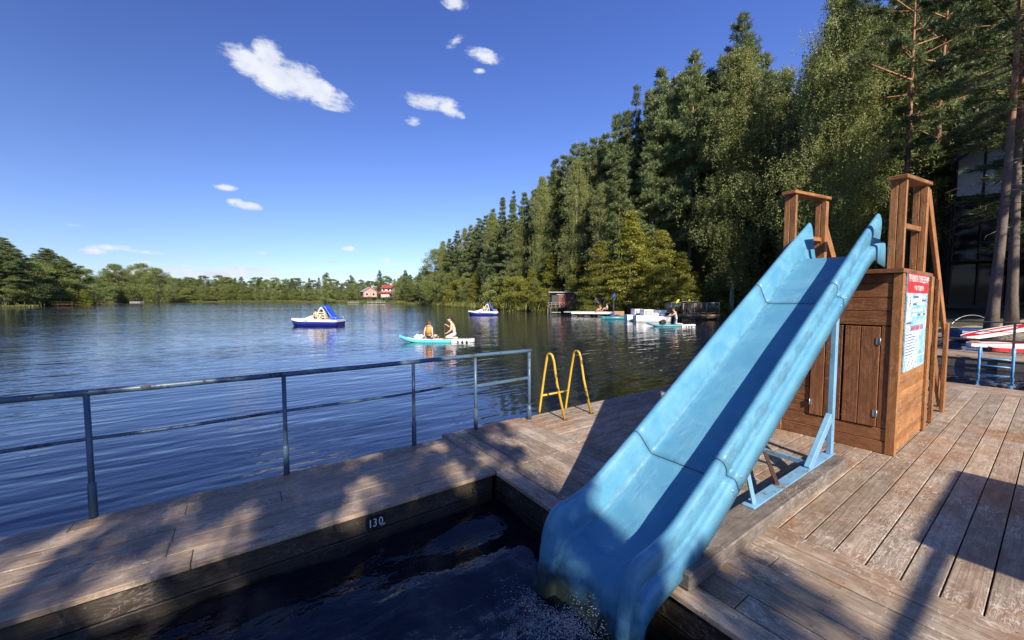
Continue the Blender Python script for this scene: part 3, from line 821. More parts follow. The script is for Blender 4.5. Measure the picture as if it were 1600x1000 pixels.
# ------------------------------------------------------------------ lettering helper
def text_mesh(txt, size, align='LEFT'):
    c = bpy.data.curves.new('lettering', 'FONT'); c.body = txt; c.size = size; c.align_x = align; c.resolution_u = 2; c.extrude = .0006
    o = bpy.data.objects.new('lettering', c); COL.objects.link(o)
    bpy.context.view_layer.update()
    me = bpy.data.meshes.new_from_object(o.evaluated_get(bpy.context.evaluated_depsgraph_get()))
    bpy.data.objects.remove(o); bpy.data.curves.remove(c)
    return me
def letters(name, items, mt, parent, frame):
    """items: (text, x, y, size, align, stretch); frame maps sign x, y and lift into the scene"""
    bm = bmesh.new()
    for txt, x, y, size, al, sx in items:
        me = text_mesh(txt, size, al)
        for vtx in me.vertices: vtx.co = frame(x + vtx.co.x * sx, y + vtx.co.y, .0015 + vtx.co.z)
        bm.from_mesh(me); bpy.data.meshes.remove(me)
    me = bpy.data.meshes.new(name); bm.to_mesh(me); bm.free(); me.materials.append(mt)
    o = bpy.data.objects.new(name, me); COL.objects.link(o); o.parent = parent
    return o
def print_mat(name, c, r=.4):
    m, t, b, o = mat(name); b.inputs['Base Color'].default_value = (*c, 1); b.inputs['Roughness'].default_value = r; return m
P_RED, P_WHITE, P_INK, P_BLACK, P_REDINK = print_mat('red_print', (.62, .022, .022)), print_mat('white_print', (.80, .80, .80)), print_mat('grey_ink', (.10, .12, .22)), print_mat('black_print', (.012, .012, .012)), print_mat('red_ink', (.62, .03, .05))
m, t, b, o = mat('pale_blue_water_print'); ob = t.new('ShaderNodeTexCoord').outputs['Object']
n = t.noise(ob, 7, 5, .6, 1.5); t.l.new(t.mix(t.ramp(n, .38, .66), (.15, .42, .70), (.52, .72, .84)), b.inputs['Base Color']); b.inputs['Roughness'].default_value = .35; P_BLUE = m
# rules sign on the tower's side; sign x runs away from the viewer, y up
SX, SZ, SW, SHT, SVV = 5.70, .865, 1.06, 1.075, .931
sign = thing('rules_sign', 'pale blue bathing rules sign with a red heading on the side of the slide tower', 'sign', (SX, SVV, SZ))
def sf(x, y, lift): return Vector((x, -lift - .006, y))
mb = MB(); mb.box(0, SW, -.005, .006, 0, SHT, .5, 'x'); mb.build('board', P_BLUE, sign)
mb = MB(); mb.box(0.002, SW - .002, -.0085, -.0055, SHT - .225, SHT - .002, .5, 'x'); mb.build('heading_panel', P_RED, sign)
letters('heading', [('ПРАВИЛА ПОВЕДЕНИЯ', SW / 2, SHT - .105, .098, 'CENTER', .95), ('на горке', SW / 2, SHT - .195, .092, 'CENTER', 1.25)], P_WHITE, sign, lambda x, y, l: sf(x, y, l + .0035))
mb = MB()
def patch(x0, x1, y0, y1): mb.box(x0, x1, -.0078, -.0055, y0, y1, .5, 'x')
patch(.03, .22, .67, .84); patch(.03, .2, .60, .655); patch(.03, .24, .55, .585); patch(.03, .2, .465, .49)
for y, x0, x1 in ((.795, .58, .95), (.755, .30, .72), (.715, .5, .9), (.645, .28, .8), (.595, .28, .52), (.595, .72, .82)): patch(x0, x1, y, y + .024)
for k in range(9): patch(.03, .62 - .05 * ((k * 5) % 4) + (.15 if k < 3 else 0), .405 - k * .031, .420 - k * .031)
patch(.03, SW - .03, .128, .138)
mb.build('white_lines', P_WHITE, sign)
mb = MB()
for y, x0, x1 in ((.797, .30, .55), (.757, .75, .95), (.717, .30, .47), (.597, .56, .70), (.597, .86, .96), (.515, .03, .25)): patch(x0, x1, y, y + .020)
for k in range(8): patch(.05, .30 + .06 * ((k * 3) % 4), .392 - k * .031, .401 - k * .031)
mb.build('ink_lines', P_INK, sign)
letters('warning', [('ЗАПРЕЩАЕТСЯ', .22, .435, .075, 'LEFT', 1.15)], P_REDINK, sign, sf)
for k, x in enumerate((.17, .37, .57)):
    mb = MB(); mb.prism([(x + .085 * math.cos(a), .068 + .055 * math.sin(a)) for a in np.linspace(0, 2 * math.pi, 20, endpoint=False)], .0, .0025, .5, 0, Matrix(((1, 0, 0, 0), (0, 0, -1, -.0055), (0, 1, 0, 0), (0, 0, 0, 1))))
    rd = mb.build('white_roundel', P_WHITE, sign)
    mb = MB(); mb.bar((x - .03, -.0095, .05), (x + .03, -.0095, .09), .002, .012, (0, 0, 1)); mb.ell((x + .035, -.0095, .1), (.013, .001, .01), 8, 5); mb.build('swimmer_mark', P_BLACK, rd)
mb = MB(); mb.bar((.10, -.009, .70), (.14, -.009, .78), .002, .018); mb.ell((.145, -.009, .80), (.018, .001, .014), 8, 5); mb.bar((.11, -.009, .74), (.17, -.009, .73), .002, .012); mb.build('swimmer_mark', P_BLACK, sign)

# depth plate on the pool wall
dp = thing('depth_sign', 'small black plate reading 130 on the dark pool wall boards', 'sign', (.742, 3.074, -.185))
mb = MB(); mb.box(0, .152, -.006, 0.0, 0, .108, .5, 'x', None, 0, .001); mb.build('plate', P_BLACK, dp)
letters('digits', [('1', .013, .018, .095, 'LEFT', .8), ('3', .050, .018, .095, 'LEFT', .8), ('0', .096, .018, .095, 'LEFT', .8), ('см', .111, .008, .032, 'LEFT', .9)], P_WHITE, dp, lambda x, y, l: Vector((x, -l - .0065, y)))

# ------------------------------------------------------------------ things on the far side of the channel
bl = thing('pool_ladder', 'light blue steel pool ladder hanging on the side of the far pontoon', 'ladder', (16.86, .95, 0))
for v in (-.29, .29):
    mb = MB(); mb.tube([(0.25, v, .02), (.24, v, .16), (.16, v, .27), (.05, v, .30), (-.02, v, .24), (-.03, v, .1), (-.03, v, -.9)], .028, 8); mb.build('side_rail', M['blue_ladder'], bl)
for z in (.0, -.2, -.42):
    mb = MB(); mb.tube([(-.03, -.29, z), (-.03, .29, z)], .02, 8); mb.build('rung', M['blue_ladder'], bl)
fr = thing('pontoon_rail', 'dark metal railing along the back of the far pontoon', 'railing', (18.2, 1, 0))
for v in (-4.6, -3.0, -1.4, -.02 - 0.25, 1.3, 2.9, 4.5):
    mb = MB(); mb.box(-.025, .025, v - .025, v + .025, 0.0, .95, .5, 'z'); mb.build('post', M['black_rail'], fr)
for z, r in ((.96, .022), (.42, .03), (.68, .009)):
    mb = MB(); mb.tube([(0, -4.6, z), (0, 4.5, z)], r, 8); mb.build('rail', M['black_rail'], fr)
ns = thing('depth_sign', 'small dark square plate on the side boards of the far pontoon', 'sign', (16.925, .18, -.22))
mb = MB(); mb.box(-.006, 0, -.1, .1, -.06, .06, .5, 'y'); mb.build('plate', P_BLACK, ns)
mb = MB(); mb.box(-.008, -.0062, -.05, -.03, -.035, .035, .5, 'y'); mb.box(-.008, -.0062, .0, .05, -.035, -.02, .5, 'y'); mb.box(-.008, -.0062, .0, .05, .02, .035, .5, 'y'); mb.build('digit_bars', P_WHITE, ns)

# ------------------------------------------------------------------ splash where the slide meets the water
mb = MB(); random.seed(5)
for _ in range(9000):
    a = random.gauss(0, .22); u = 1.52 - abs(random.gauss(0, .15)); v = 1.46 + a
    h = abs(random.gauss(0, .13)) * math.exp(-((v - 1.40) / .22) ** 2)
    r = random.choice((.0006, .0008, .001, .0013, .0018, .0026))
    p = Vector((u, v, WATER_Z + .035 + h)); b0 = len(mb.v)
    sx, sy, sz = r * random.uniform(.8, 2.6), r * random.uniform(.8, 2.6), r * random.uniform(.6, 2.0)
    for d in ((sx, 0, 0), (-sx, 0, 0), (0, sy, 0), (0, -sy, 0), (0, 0, sz), (0, 0, -sz)): mb.v.append(tuple(p + Vector(d)))
    for f in ((0, 2, 4), (2, 1, 4), (1, 3, 4), (3, 0, 4), (2, 0, 5), (1, 2, 5), (3, 1, 5), (0, 3, 5)): mb.face([b0 + i for i in f], None, .5, 0, True)
for _ in range(60):
    u, v = 1.50 - abs(random.gauss(0, .20)), 1.46 + random.gauss(0, .27); a = random.uniform(0, 6.28); pts = []
    for k in range(6):
        pts.append((u, v, WATER_Z + .034 + .012 * random.random())); a += random.uniform(-.9, .9); u += .009 * math.cos(a); v += .009 * math.sin(a)
    mb.tube(pts, [.0006, .0018, .0026, .0022, .0016, .0006], 5)
m, t, b, o = mat('splash_water'); b.inputs['Base Color'].default_value = (.75, .8, .85, 1); b.inputs['Roughness'].default_value = .08; b.inputs['Transmission Weight'].default_value = .55; b.inputs['IOR'].default_value = 1.33
tag(mb.build('water_splash', m), 'white spray and foam where the slide lip meets the dark pool', 'splash', kind='stuff')

# weed growing out of the pool corner
wd = thing('weed', 'small spiky weed growing from the inner corner of the pool wall', 'plant', (1.70, 3.06, -.13))
mb = MB(); random.seed(3)
for k in range(16):
    a = random.uniform(math.pi, 2 * math.pi); l = random.uniform(.05, .11); e = random.uniform(-.3, 1.0)
    d = Vector((math.cos(a) * math.cos(e), math.sin(a) * math.cos(e), math.sin(e)))
    s = d.cross(Vector((0, 0, 1))).normalized() * .006
    b0 = len(mb.v); mid = d * l * .55 + Vector((0, 0, .008)); tip = d * l
    for p in (Vector((0, 0, 0)), mid + s, tip, mid - s): mb.v.append(tuple(p))
    mb.face([b0, b0 + 1, b0 + 2, b0 + 3], None, random.random())
mb.build('blades', M['leaves'], wd)

# added canopy shape, unseen on the right, made to cast a shadow on the boards
cn = thing('shadow_canopy', 'added unseen shadow caster on the deck, built as a timber framed canopy', 'canopy', (3.7, -3.6, 0))
mb = MB(); mb.box(-.9, .98, -1.6, .82, 2.16, 2.24, .5, 'x', None, 0, .01); mb.build('roof_panel', M['tarp_blue'], cn)
mb = MB(); mb.box(-2.15, -.9, .72, .765, 2.17, 2.215, None, 'x', None, 0, .004); mb.build('beam', C, cn)
for x, y in ((-.85, -1.5), (.9, -1.5)):
    mb = MB(); mb.box(x - .04, x + .04, y - .04, y + .04, 0, 2.16, None, 'z'); mb.build('post', C, cn)
mb = MB(); mb.bar((-2.1, .74, 0), (-2.1, .74, 2.16), .05, .05, (1, 0, 0)); mb.build('post', C, cn)
for y0 in (.60,):
    mb = MB(); mb.tube([(-.8, y0 - .3, 1.95), (-1.3, -1.6, 1.9)], .014, 6); mb.build('guy_rope', M['black'], cn); mb = MB(); mb.tube([(.98, .72, 2.2), (1.1, -1.6, 2.2)], .014, 6); mb.build('guy_rope', M['black'], cn)
# ------------------------------------------------------------------ people
def skinned(verts, edges, radii, mt, name, root=0, sub=1, smooth=True):
    me = bpy.data.meshes.new(name); me.from_pydata(verts, edges, []); o = bpy.data.objects.new(name, me); COL.objects.link(o)
    s = o.modifiers.new('skin', 'SKIN'); s.use_smooth_shade = smooth; s.branch_smoothing = .6
    for i, r in enumerate(radii):
        sv = me.skin_vertices[0].data[i]; sv.radius = r if hasattr(r, '__len__') else (r, r); sv.use_root = (i == root)
    if sub: o.modifiers.new('sub', 'SUBSURF').levels = sub
    bpy.context.view_layer.update()
    out = bpy.data.meshes.new_from_object(o.evaluated_get(bpy.context.evaluated_depsgraph_get()))
    bpy.data.objects.remove(o); bpy.data.meshes.remove(me)
    out.materials.clear(); out.materials.append(mt)
    return out
def add_obj(name, me, parent):
    o = bpy.data.objects.new(name, me); COL.objects.link(o); o.parent = parent; return o
def join_meshes(name, meshes, mt):
    bm = bmesh.new()
    for me in meshes: bm.from_mesh(me); bpy.data.meshes.remove(me)
    me = bpy.data.meshes.new(name); bm.to_mesh(me); bm.free(); me.materials.append(mt)
    for p in me.polygons: p.use_smooth = True
    return me
def lerp(a, b, t): return tuple(a[i] * (1 - t) + b[i] * t for i in range(3))
def person(label, loc, rotz, J, skin, hair, s=1.0, long_hair=False, clothes=(), group=None):
    """J: joints in metres, x the way the figure faces, y its left"""
    root = thing('person', label, 'person', loc, rotz, group)
    sc_ = lambda p: tuple(c * s for c in p)
    V, Ed, Rd = [], [], []
    def add(p, r, par=None):
        V.append(sc_(p)); Rd.append((r[0] * s, r[1] * s) if hasattr(r, '__len__') else r * s)
        if par is not None: Ed.append((par, len(V) - 1))
        return len(V) - 1
    pel = add(J['pel'], (.115, .135)); sp = add(J['spine'], (.095, .115), pel); ch = add(J['chest'], (.11, .14), sp)
    nk = add(J['neck'], .05, ch); hb = add(lerp(J['neck'], J['head'], .6), .052, nk)
    for S in 'LR':
        sh = add(J['sh' + S], .058, ch); el = add(J['el' + S], .041, add(lerp(J['sh' + S], J['el' + S], .45), .050, sh)); wr = add(J['wr' + S], .028, add(lerp(J['el' + S], J['wr' + S], .35), .040, el))
        d = (Vector(J['ha' + S]) - Vector(J['wr' + S])); d.normalize()
        palm = add(tuple(Vector(J['wr' + S]) + d * .06), (.034, .020), wr)
        side = d.cross(Vector(J.get('palm' + S, (0, 0, 1)))); side = side.normalized() if side.length > .1 else Vector((0, 1, 0)); dn = side.cross(d).normalized()
        for k, (o_, l) in enumerate(((-.027, .062), (-.009, .075), (.009, .078), (.027, .068))):
            b = Vector(J['wr' + S]) + d * .085 + side * o_
            f1 = add(tuple(b), .010, palm); f2 = add(tuple(b + d * l * .5 - dn * .006), .0088, f1); add(tuple(b + d * l * .72 - dn * .034), .0078, f2)
        b = Vector(J['wr' + S]) + d * .035 - side * .030; t1 = add(tuple(b), .0105, palm); add(tuple(b + d * .045 - side * .022 - dn * .02), .009, t1)
        hp = add(J['hip' + S], (.078, .082), pel); kn = add(J['kn' + S], .054, add(lerp(J['hip' + S], J['kn' + S], .45), .074, hp)); an = add(J['an' + S], .036, add(lerp(J['kn' + S], J['an' + S], .35), .052, kn)); add(J['to' + S], (.036, .024), an)
    body = skinned(V, Ed, Rd, skin, 'body', 0, 1)
    # head with brow, nose, chin and ears
    hd = Vector(J['head']); up = (hd - Vector(J['neck'])).normalized(); fw = Vector(J.get('look', (1, 0, 0))).normalized(); fw = (fw - up * fw.dot(up)).normalized(); lf = up.cross(fw)
    Mh = Matrix((fw, lf, up)).transposed()
    mb = MB(); n = 16; rows = []
    prof = [(0, .005, 0, .118), (0.004, .052, .046, .105), (.004, .084, .068, .072), (.006, .097, .075, .035), (.006, .096, .074, .0), (.006, .090, .069, -.03), (.012, .078, .060, -.06), (.022, .062, .046, -.088), (.034, .04, .030, -.108), (.036, .005, .005, -.116)]
    for cx_, rx, ry, z in prof:
        row = []
        for k in range(n):
            a = 2 * math.pi * k / n; x = cx_ + rx * math.cos(a)
            if k == 0 and -.05 < z < .01: x += .016
            if k == 0 and -.09 < z < -.055: x += .004
            row.append(tuple((hd + Mh @ Vector((x, ry * math.sin(a), z))) * s))
        rows.append(row)
    mb.grid(rows[::-1], None, .5, 0, True, True)
    for sgn in (1, -1): mb.ell(tuple((hd + Mh @ Vector((-.004, sgn * .074, -.012))) * s), (.018 * s, .01 * s, .03 * s), 8, 6, .5, 0, Mh)
    hm = mb.build('head', skin); hme = hm.data; bpy.data.objects.remove(hm)
    bo = add_obj('body', join_meshes('body', [body, hme], skin), root)
    for sgn in (1, -1):
        mb = MB(); mb.ell(tuple((hd + Mh @ Vector((.093, sgn * .031, .004))) * s), (.006 * s, .011 * s, .007 * s), 8, 6, .5, 0, Mh); mb.build('eye', M['hair_dark'], root)
    mb = MB(); mb.ell(tuple((hd + Mh @ Vector((.098, 0, -.062))) * s), (.005 * s, .022 * s, .006 * s), 8, 6, .5, 0, Mh); mb.build('mouth', print_lip, root)
    mb = MB(); rows = []
    for i, (cx_, rx, ry, z) in enumerate([(0, .01, .01, .130), (0, .06, .054, .115), (-.004, .094, .079, .078), (-.008, .104, .086, .036), (-.026, .088, .086, .0), (-.036, .074, .080, -.04), (-.044, .056, .064, -.075)]):
        rows.append([tuple((hd + Mh @ Vector((cx_ + rx * math.cos(2 * math.pi * k / 16) * (1 if i < 4 else .86), ry * math.sin(2 * math.pi * k / 16), z + .006 * math.sin(k * 2.3 + i)))) * s) for k in range(16)])
    b0 = mb.grid(rows[::-1], None, .5, 0, True, True); mb.cap(b0, 16)
    if long_hair:
        p = hd + Mh @ Vector((-.09, 0, .03)); mb.tube([tuple(q * s) for q in (p, p + Mh @ Vector((-.05, 0, -.03)), p + Mh @ Vector((-.06, 0, -.14)), p + Mh @ Vector((-.04, 0, -.25)))], [.034 * s, .036 * s, .028 * s, .008 * s], 8)
    mb.build('hair', hair, root)
    for nm, mt, kind in clothes:
        if kind == 'shorts':
            vs = [J['pel']] ; rr = [(.128, .148)]; ee = []
            for S in 'LR':
                vs += [J['hip' + S], lerp(J['hip' + S], J['kn' + S], .55)]; rr += [(.092, .095), .086]; k = len(vs) - 2; ee += [(0, k), (k, k + 1)]
            vs.append(lerp(J['pel'], J['spine'], .45)); rr.append((.108, .128)); ee.append((0, len(vs) - 1))
        elif kind == 'top':
            vs = [lerp(J['spine'], J['chest'], .62), lerp(J['spine'], J['chest'], .98)]; rr = [(.122, .150), (.132, .165)]; ee = [(0, 1)]
        elif kind == 'vest':
            vs = [lerp(J['pel'], J['spine'], .6), J['spine'], J['chest'], lerp(J['chest'], J['neck'], .55)]; rr = [(.135, .150), (.14, .155), (.15, .175), (.10, .13)]; ee = [(0, 1), (1, 2), (2, 3)]
            for S in 'LR': vs.append(lerp(J['chest'], J['sh' + S], .75)); rr.append(.082); ee.append((2, len(vs) - 1))
        add_obj(nm, skinned([sc_(v) for v in vs], ee, [tuple(x * s for x in r) if hasattr(r, '__len__') else r * s for r in rr], mt, nm), root)
        if kind == 'vest':                          # raised collar and a belt
            mb = MB(); nk = Vector(J['neck']) * s; mb.tube([tuple(nk + Vector((.085 * s * math.cos(a), .12 * s * math.sin(a), -.02))) for a in np.linspace(0, 2 * math.pi, 14, endpoint=False)], .032 * s, 8, closed=True); mb.build('collar', mt, root)
            mb = MB(); c_ = Vector(lerp(J['pel'], J['spine'], .9)) * s; mb.tube([tuple(c_ + Vector((.150 * s * math.cos(a), .166 * s * math.sin(a), 0))) for a in np.linspace(0, 2 * math.pi, 16, endpoint=False)], .011 * s, 6, closed=True); mb.build('belt', M['black_cloth'], root)
    return root
print_lip = print_mat('lip', (.42, .13, .11))
def mirror(d):
    J = dict(d)
    for k in list(d):
        if k.endswith('L') and k[:-1] + 'R' not in d: J[k[:-1] + 'R'] = (d[k][0], -d[k][1], d[k][2])
    return J
KNEEL = mirror(dict(pel=(0, 0, .25), spine=(.03, 0, .42), chest=(.10, 0, .60), neck=(.16, 0, .76), head=(.215, 0, .875), shL=(.11, .17, .69), elL=(.14, .25, .42), wrL=(.30, .20, .30), haL=(.38, .17, .27),
               hipL=(0, .085, .22), knL=(.40, .13, .10), anL=(0.02, .12, .07), toL=(-.14, .11, .045)))
KNEEL.update(elR=(.26, -.22, .52), wrR=(.38, .02, .64), haR=(.40, .10, .66), look=(.9, .25, -.35))
SITBACK = mirror(dict(pel=(0, 0, .13), spine=(-.015, 0, .32), chest=(-.01, 0, .52), neck=(.01, 0, .68), head=(.03, 0, .80), shL=(0, .18, .60), elL=(-.05, .24, .35), wrL=(-.02, .24, .13), haL=(.06, .25, .07),
                hipL=(.03, .09, .11), knL=(.42, .14, .17), anL=(.60, .06, .06), toL=(.74, .08, .04)))
SITUP = mirror(dict(pel=(0, 0, .10), spine=(-.02, 0, .28), chest=(0, 0, .48), neck=(.03, 0, .63), head=(.06, 0, .75), shL=(0, .17, .56), elL=(.12, .22, .34), wrL=(.28, .15, .36), haL=(.36, .12, .34),
              hipL=(.03, .09, .10), knL=(.36, .13, .32), anL=(.52, .11, .05), toL=(.66, .11, .03)))
UPKNEEL = mirror(dict(pel=(0, 0, .50), spine=(.02, 0, .70), chest=(.10, 0, .90), neck=(.16, 0, 1.05), head=(.22, 0, 1.16), shL=(.12, .18, .99), elL=(.30, .26, .80), wrL=(.48, .18, .70), haL=(.56, .16, .66),
                hipL=(0, .09, .47), knL=(.06, .12, .07), anL=(-.34, .12, .07), toL=(-.50, .12, .05)))

# ------------------------------------------------------------------ paddle boards
def paddle_board(label, loc, rotz, L, W, body, deck_m, tail, marks=True, group=None):
    """nose at local -x, turned up; pale tail at +x"""
    root = thing('paddle_board', label, 'paddle board', loc, rotz, group)
    def hull(x0, x1, n, z_lo, z_hi, inset=0.0):
        rows = []
        for i in range(n + 1):
            x = x0 + (x1 - x0) * i / n; t = (x + L / 2) / L
            w = W / 2 * (min(1, math.sin(min(t * 2.6, math.pi / 2)) ** .7 + .02) if t < .6 else 1 - .42 * max(0, (t - .72) / .28) ** 2.2) - inset
            w = max(w, .015); rise = .22 * max(0, (.28 - t) / .28) ** 2 + .03 * max(0, (t - .9) / .1)
            row = []
            h = (z_hi - z_lo) / 2; zc = (z_hi + z_lo) / 2 + rise
            for k in range(14):
                a = 2 * math.pi * k / 14
                row.append((x, (w - h * .8) * (1 if abs(math.cos(a)) > .2 else 0) * math.copysign(1, math.cos(a)) + h * .8 * math.cos(a) if w > h else w * math.cos(a), zc + h * math.sin(a)))
            rows.append(row)
        m_ = MB(); b = m_.grid(rows[::-1], None, .5, 0, True, True); m_.cap(b, 14, False); m_.cap(b + n * 14, 14, True)
        return m_
    xt = L / 2 - .30 * L
    hull(-L / 2, xt, 30, 0, .15).build('hull', body, root)
    hull(xt, L / 2, 12, -.002, .152).build('tail', tail, root)
    d = MB(); rows = []
    for i in range(25):
        x = -L / 2 + .10 * L + (xt - .02 + L / 2 - .10 * L) * i / 24; t = (x + L / 2) / L
        w = W / 2 * (min(1, math.sin(min(t * 2.6, math.pi / 2)) ** .7)) - .085; rise = .22 * max(0, (.28 - t) / .28) ** 2
        rows.append([(x, -w, .151 + rise), (x, w, .151 + rise), (x, w, .157 + rise), (x, -w, .157 + rise)])
    d.grid(rows, None, .5, 0, False, True); d.cap(len(d.v) - 4, 4, True); d.cap(0, 4)
    d.build('deck_pad', deck_m, root)
    if marks:
        for k in range(3):
            q = MB(); q.box(xt + .25 + k * .2, xt + .34 + k * .2, -W / 2 - .004, -W / 2 + .05, .05, .11, .5, 'x', Matrix.Shear('XZ', 4, (.5, 0)) if False else None); q.build('logo_mark', P_BLACK, root)
    return root
def paddle(label, p, q, loc, rotz, shaft, blade_m, blade_len=.42):
    r = thing('paddle', label, 'paddle', loc, rotz)
    p, q = Vector(p), Vector(q)
    m_ = MB(); m_.tube([tuple(p), tuple(q)], .016, 8); m_.tube([tuple(p + Vector((0, -.05, 0))), tuple(p + Vector((0, .05, 0)))], .017, 8); m_.build('shaft', shaft, r)
    d = (q - p).normalized(); m_ = MB(); m_.bar(tuple(q - d * .02), tuple(q + d * blade_len), .19, .015, (1, 0, 0), .5, 0, .006); m_.build('blade', blade_m, r)
    return r
BZ = WATER_Z - .03
D0 = 17.55; c0 = at_px(682.5, D0, BZ); SROT = FACING + R(3)
paddle_board('turquoise paddle board with a white tail carrying a boy and a woman', c0, SROT, 3.40, .80, M['teal'], M['board_white'], M['board_white'])
def on_board(x, y, z=.155): return c0 + Matrix.Rotation(SROT, 3, 'Z') @ Vector((x, y, z))
person('boy in an orange life vest sitting with his back turned on the turquoise paddle board', on_board(-.38, .02), SROT + R(62), SITBACK, M['skin'], M['hair_brown'], .92, False, (('shorts', M['black_cloth'], 'shorts'), ('life_vest', M['orange'], 'vest')))
w = person('dark haired woman in black bikini top and denim shorts kneeling on the turquoise board', on_board(.80, 0), SROT + math.pi, KNEEL, M['skin'], M['hair_dark'], 1.04, True, (('shorts', M['denim'], 'shorts'), ('bikini_top', M['black_cloth'], 'top')))
paddle('dark paddle held upright by the kneeling woman on the turquoise board', (0, 0, .86), (-.02, -.28, -.18), on_board(.37, -.13, .0), SROT, M['rust'], M['black'])
bg = thing('dry_bag', 'white bag lying on the turquoise board in front of the boy', 'bag', on_board(-.86, .0), SROT)
m_ = MB(); m_.ell((0, 0, .10), (.21, .17, .105), 12, 8); m_.ell((.12, .05, .13), (.12, .1, .09), 10, 7); m_.build('pouch', M['board_white'], bg); m_ = MB(); m_.tube([(-.12, 0, .17), (-.05, 0, .24), (.03, 0, .2)], .015, 6); m_.build('handle', M['board_white'], bg)

D1 = 27.6; c1 = at_px(1048, D1, BZ)
paddle_board('teal paddle board with a white tail carrying a kneeling man in blue shorts', c1, FACING, 3.45, .80, M['teal_dark'], M['teal'], M['board_white'])
def on_b1(x, y, z=.155): return c1 + Matrix.Rotation(FACING, 3, 'Z') @ Vector((x, y, z))
person('bare chested man in blue shorts kneeling upright and paddling the teal board', on_b1(.42, 0), FACING + math.pi, UPKNEEL, M['skin'], M['hair_brown'], .92, False, (('shorts', M['blue_cloth'], 'shorts'),))
paddle('dark paddle swung forward by the kneeling man in blue shorts', (.05, -.10, .92), (-.72, -.40, .12), on_b1(.0, 0, .0), FACING, M['black'], M['tarp_blue'])
bp = thing('backpack', 'dark backpack lying on the nose of the teal board', 'bag', on_b1(-.5, 0), FACING)
m_ = MB(); m_.box(-.22, .22, -.18, .18, 0, .32, .5, 'x', Matrix.Rotation(R(-18), 4, 'Y'), 0, .08); m_.build('sack', M['black'], bp); m_ = MB(); m_.tube([(-.15, 0, .33), (0, 0, .42), (.15, 0, .27)], .02, 6); m_.build('strap', M['black'], bp)

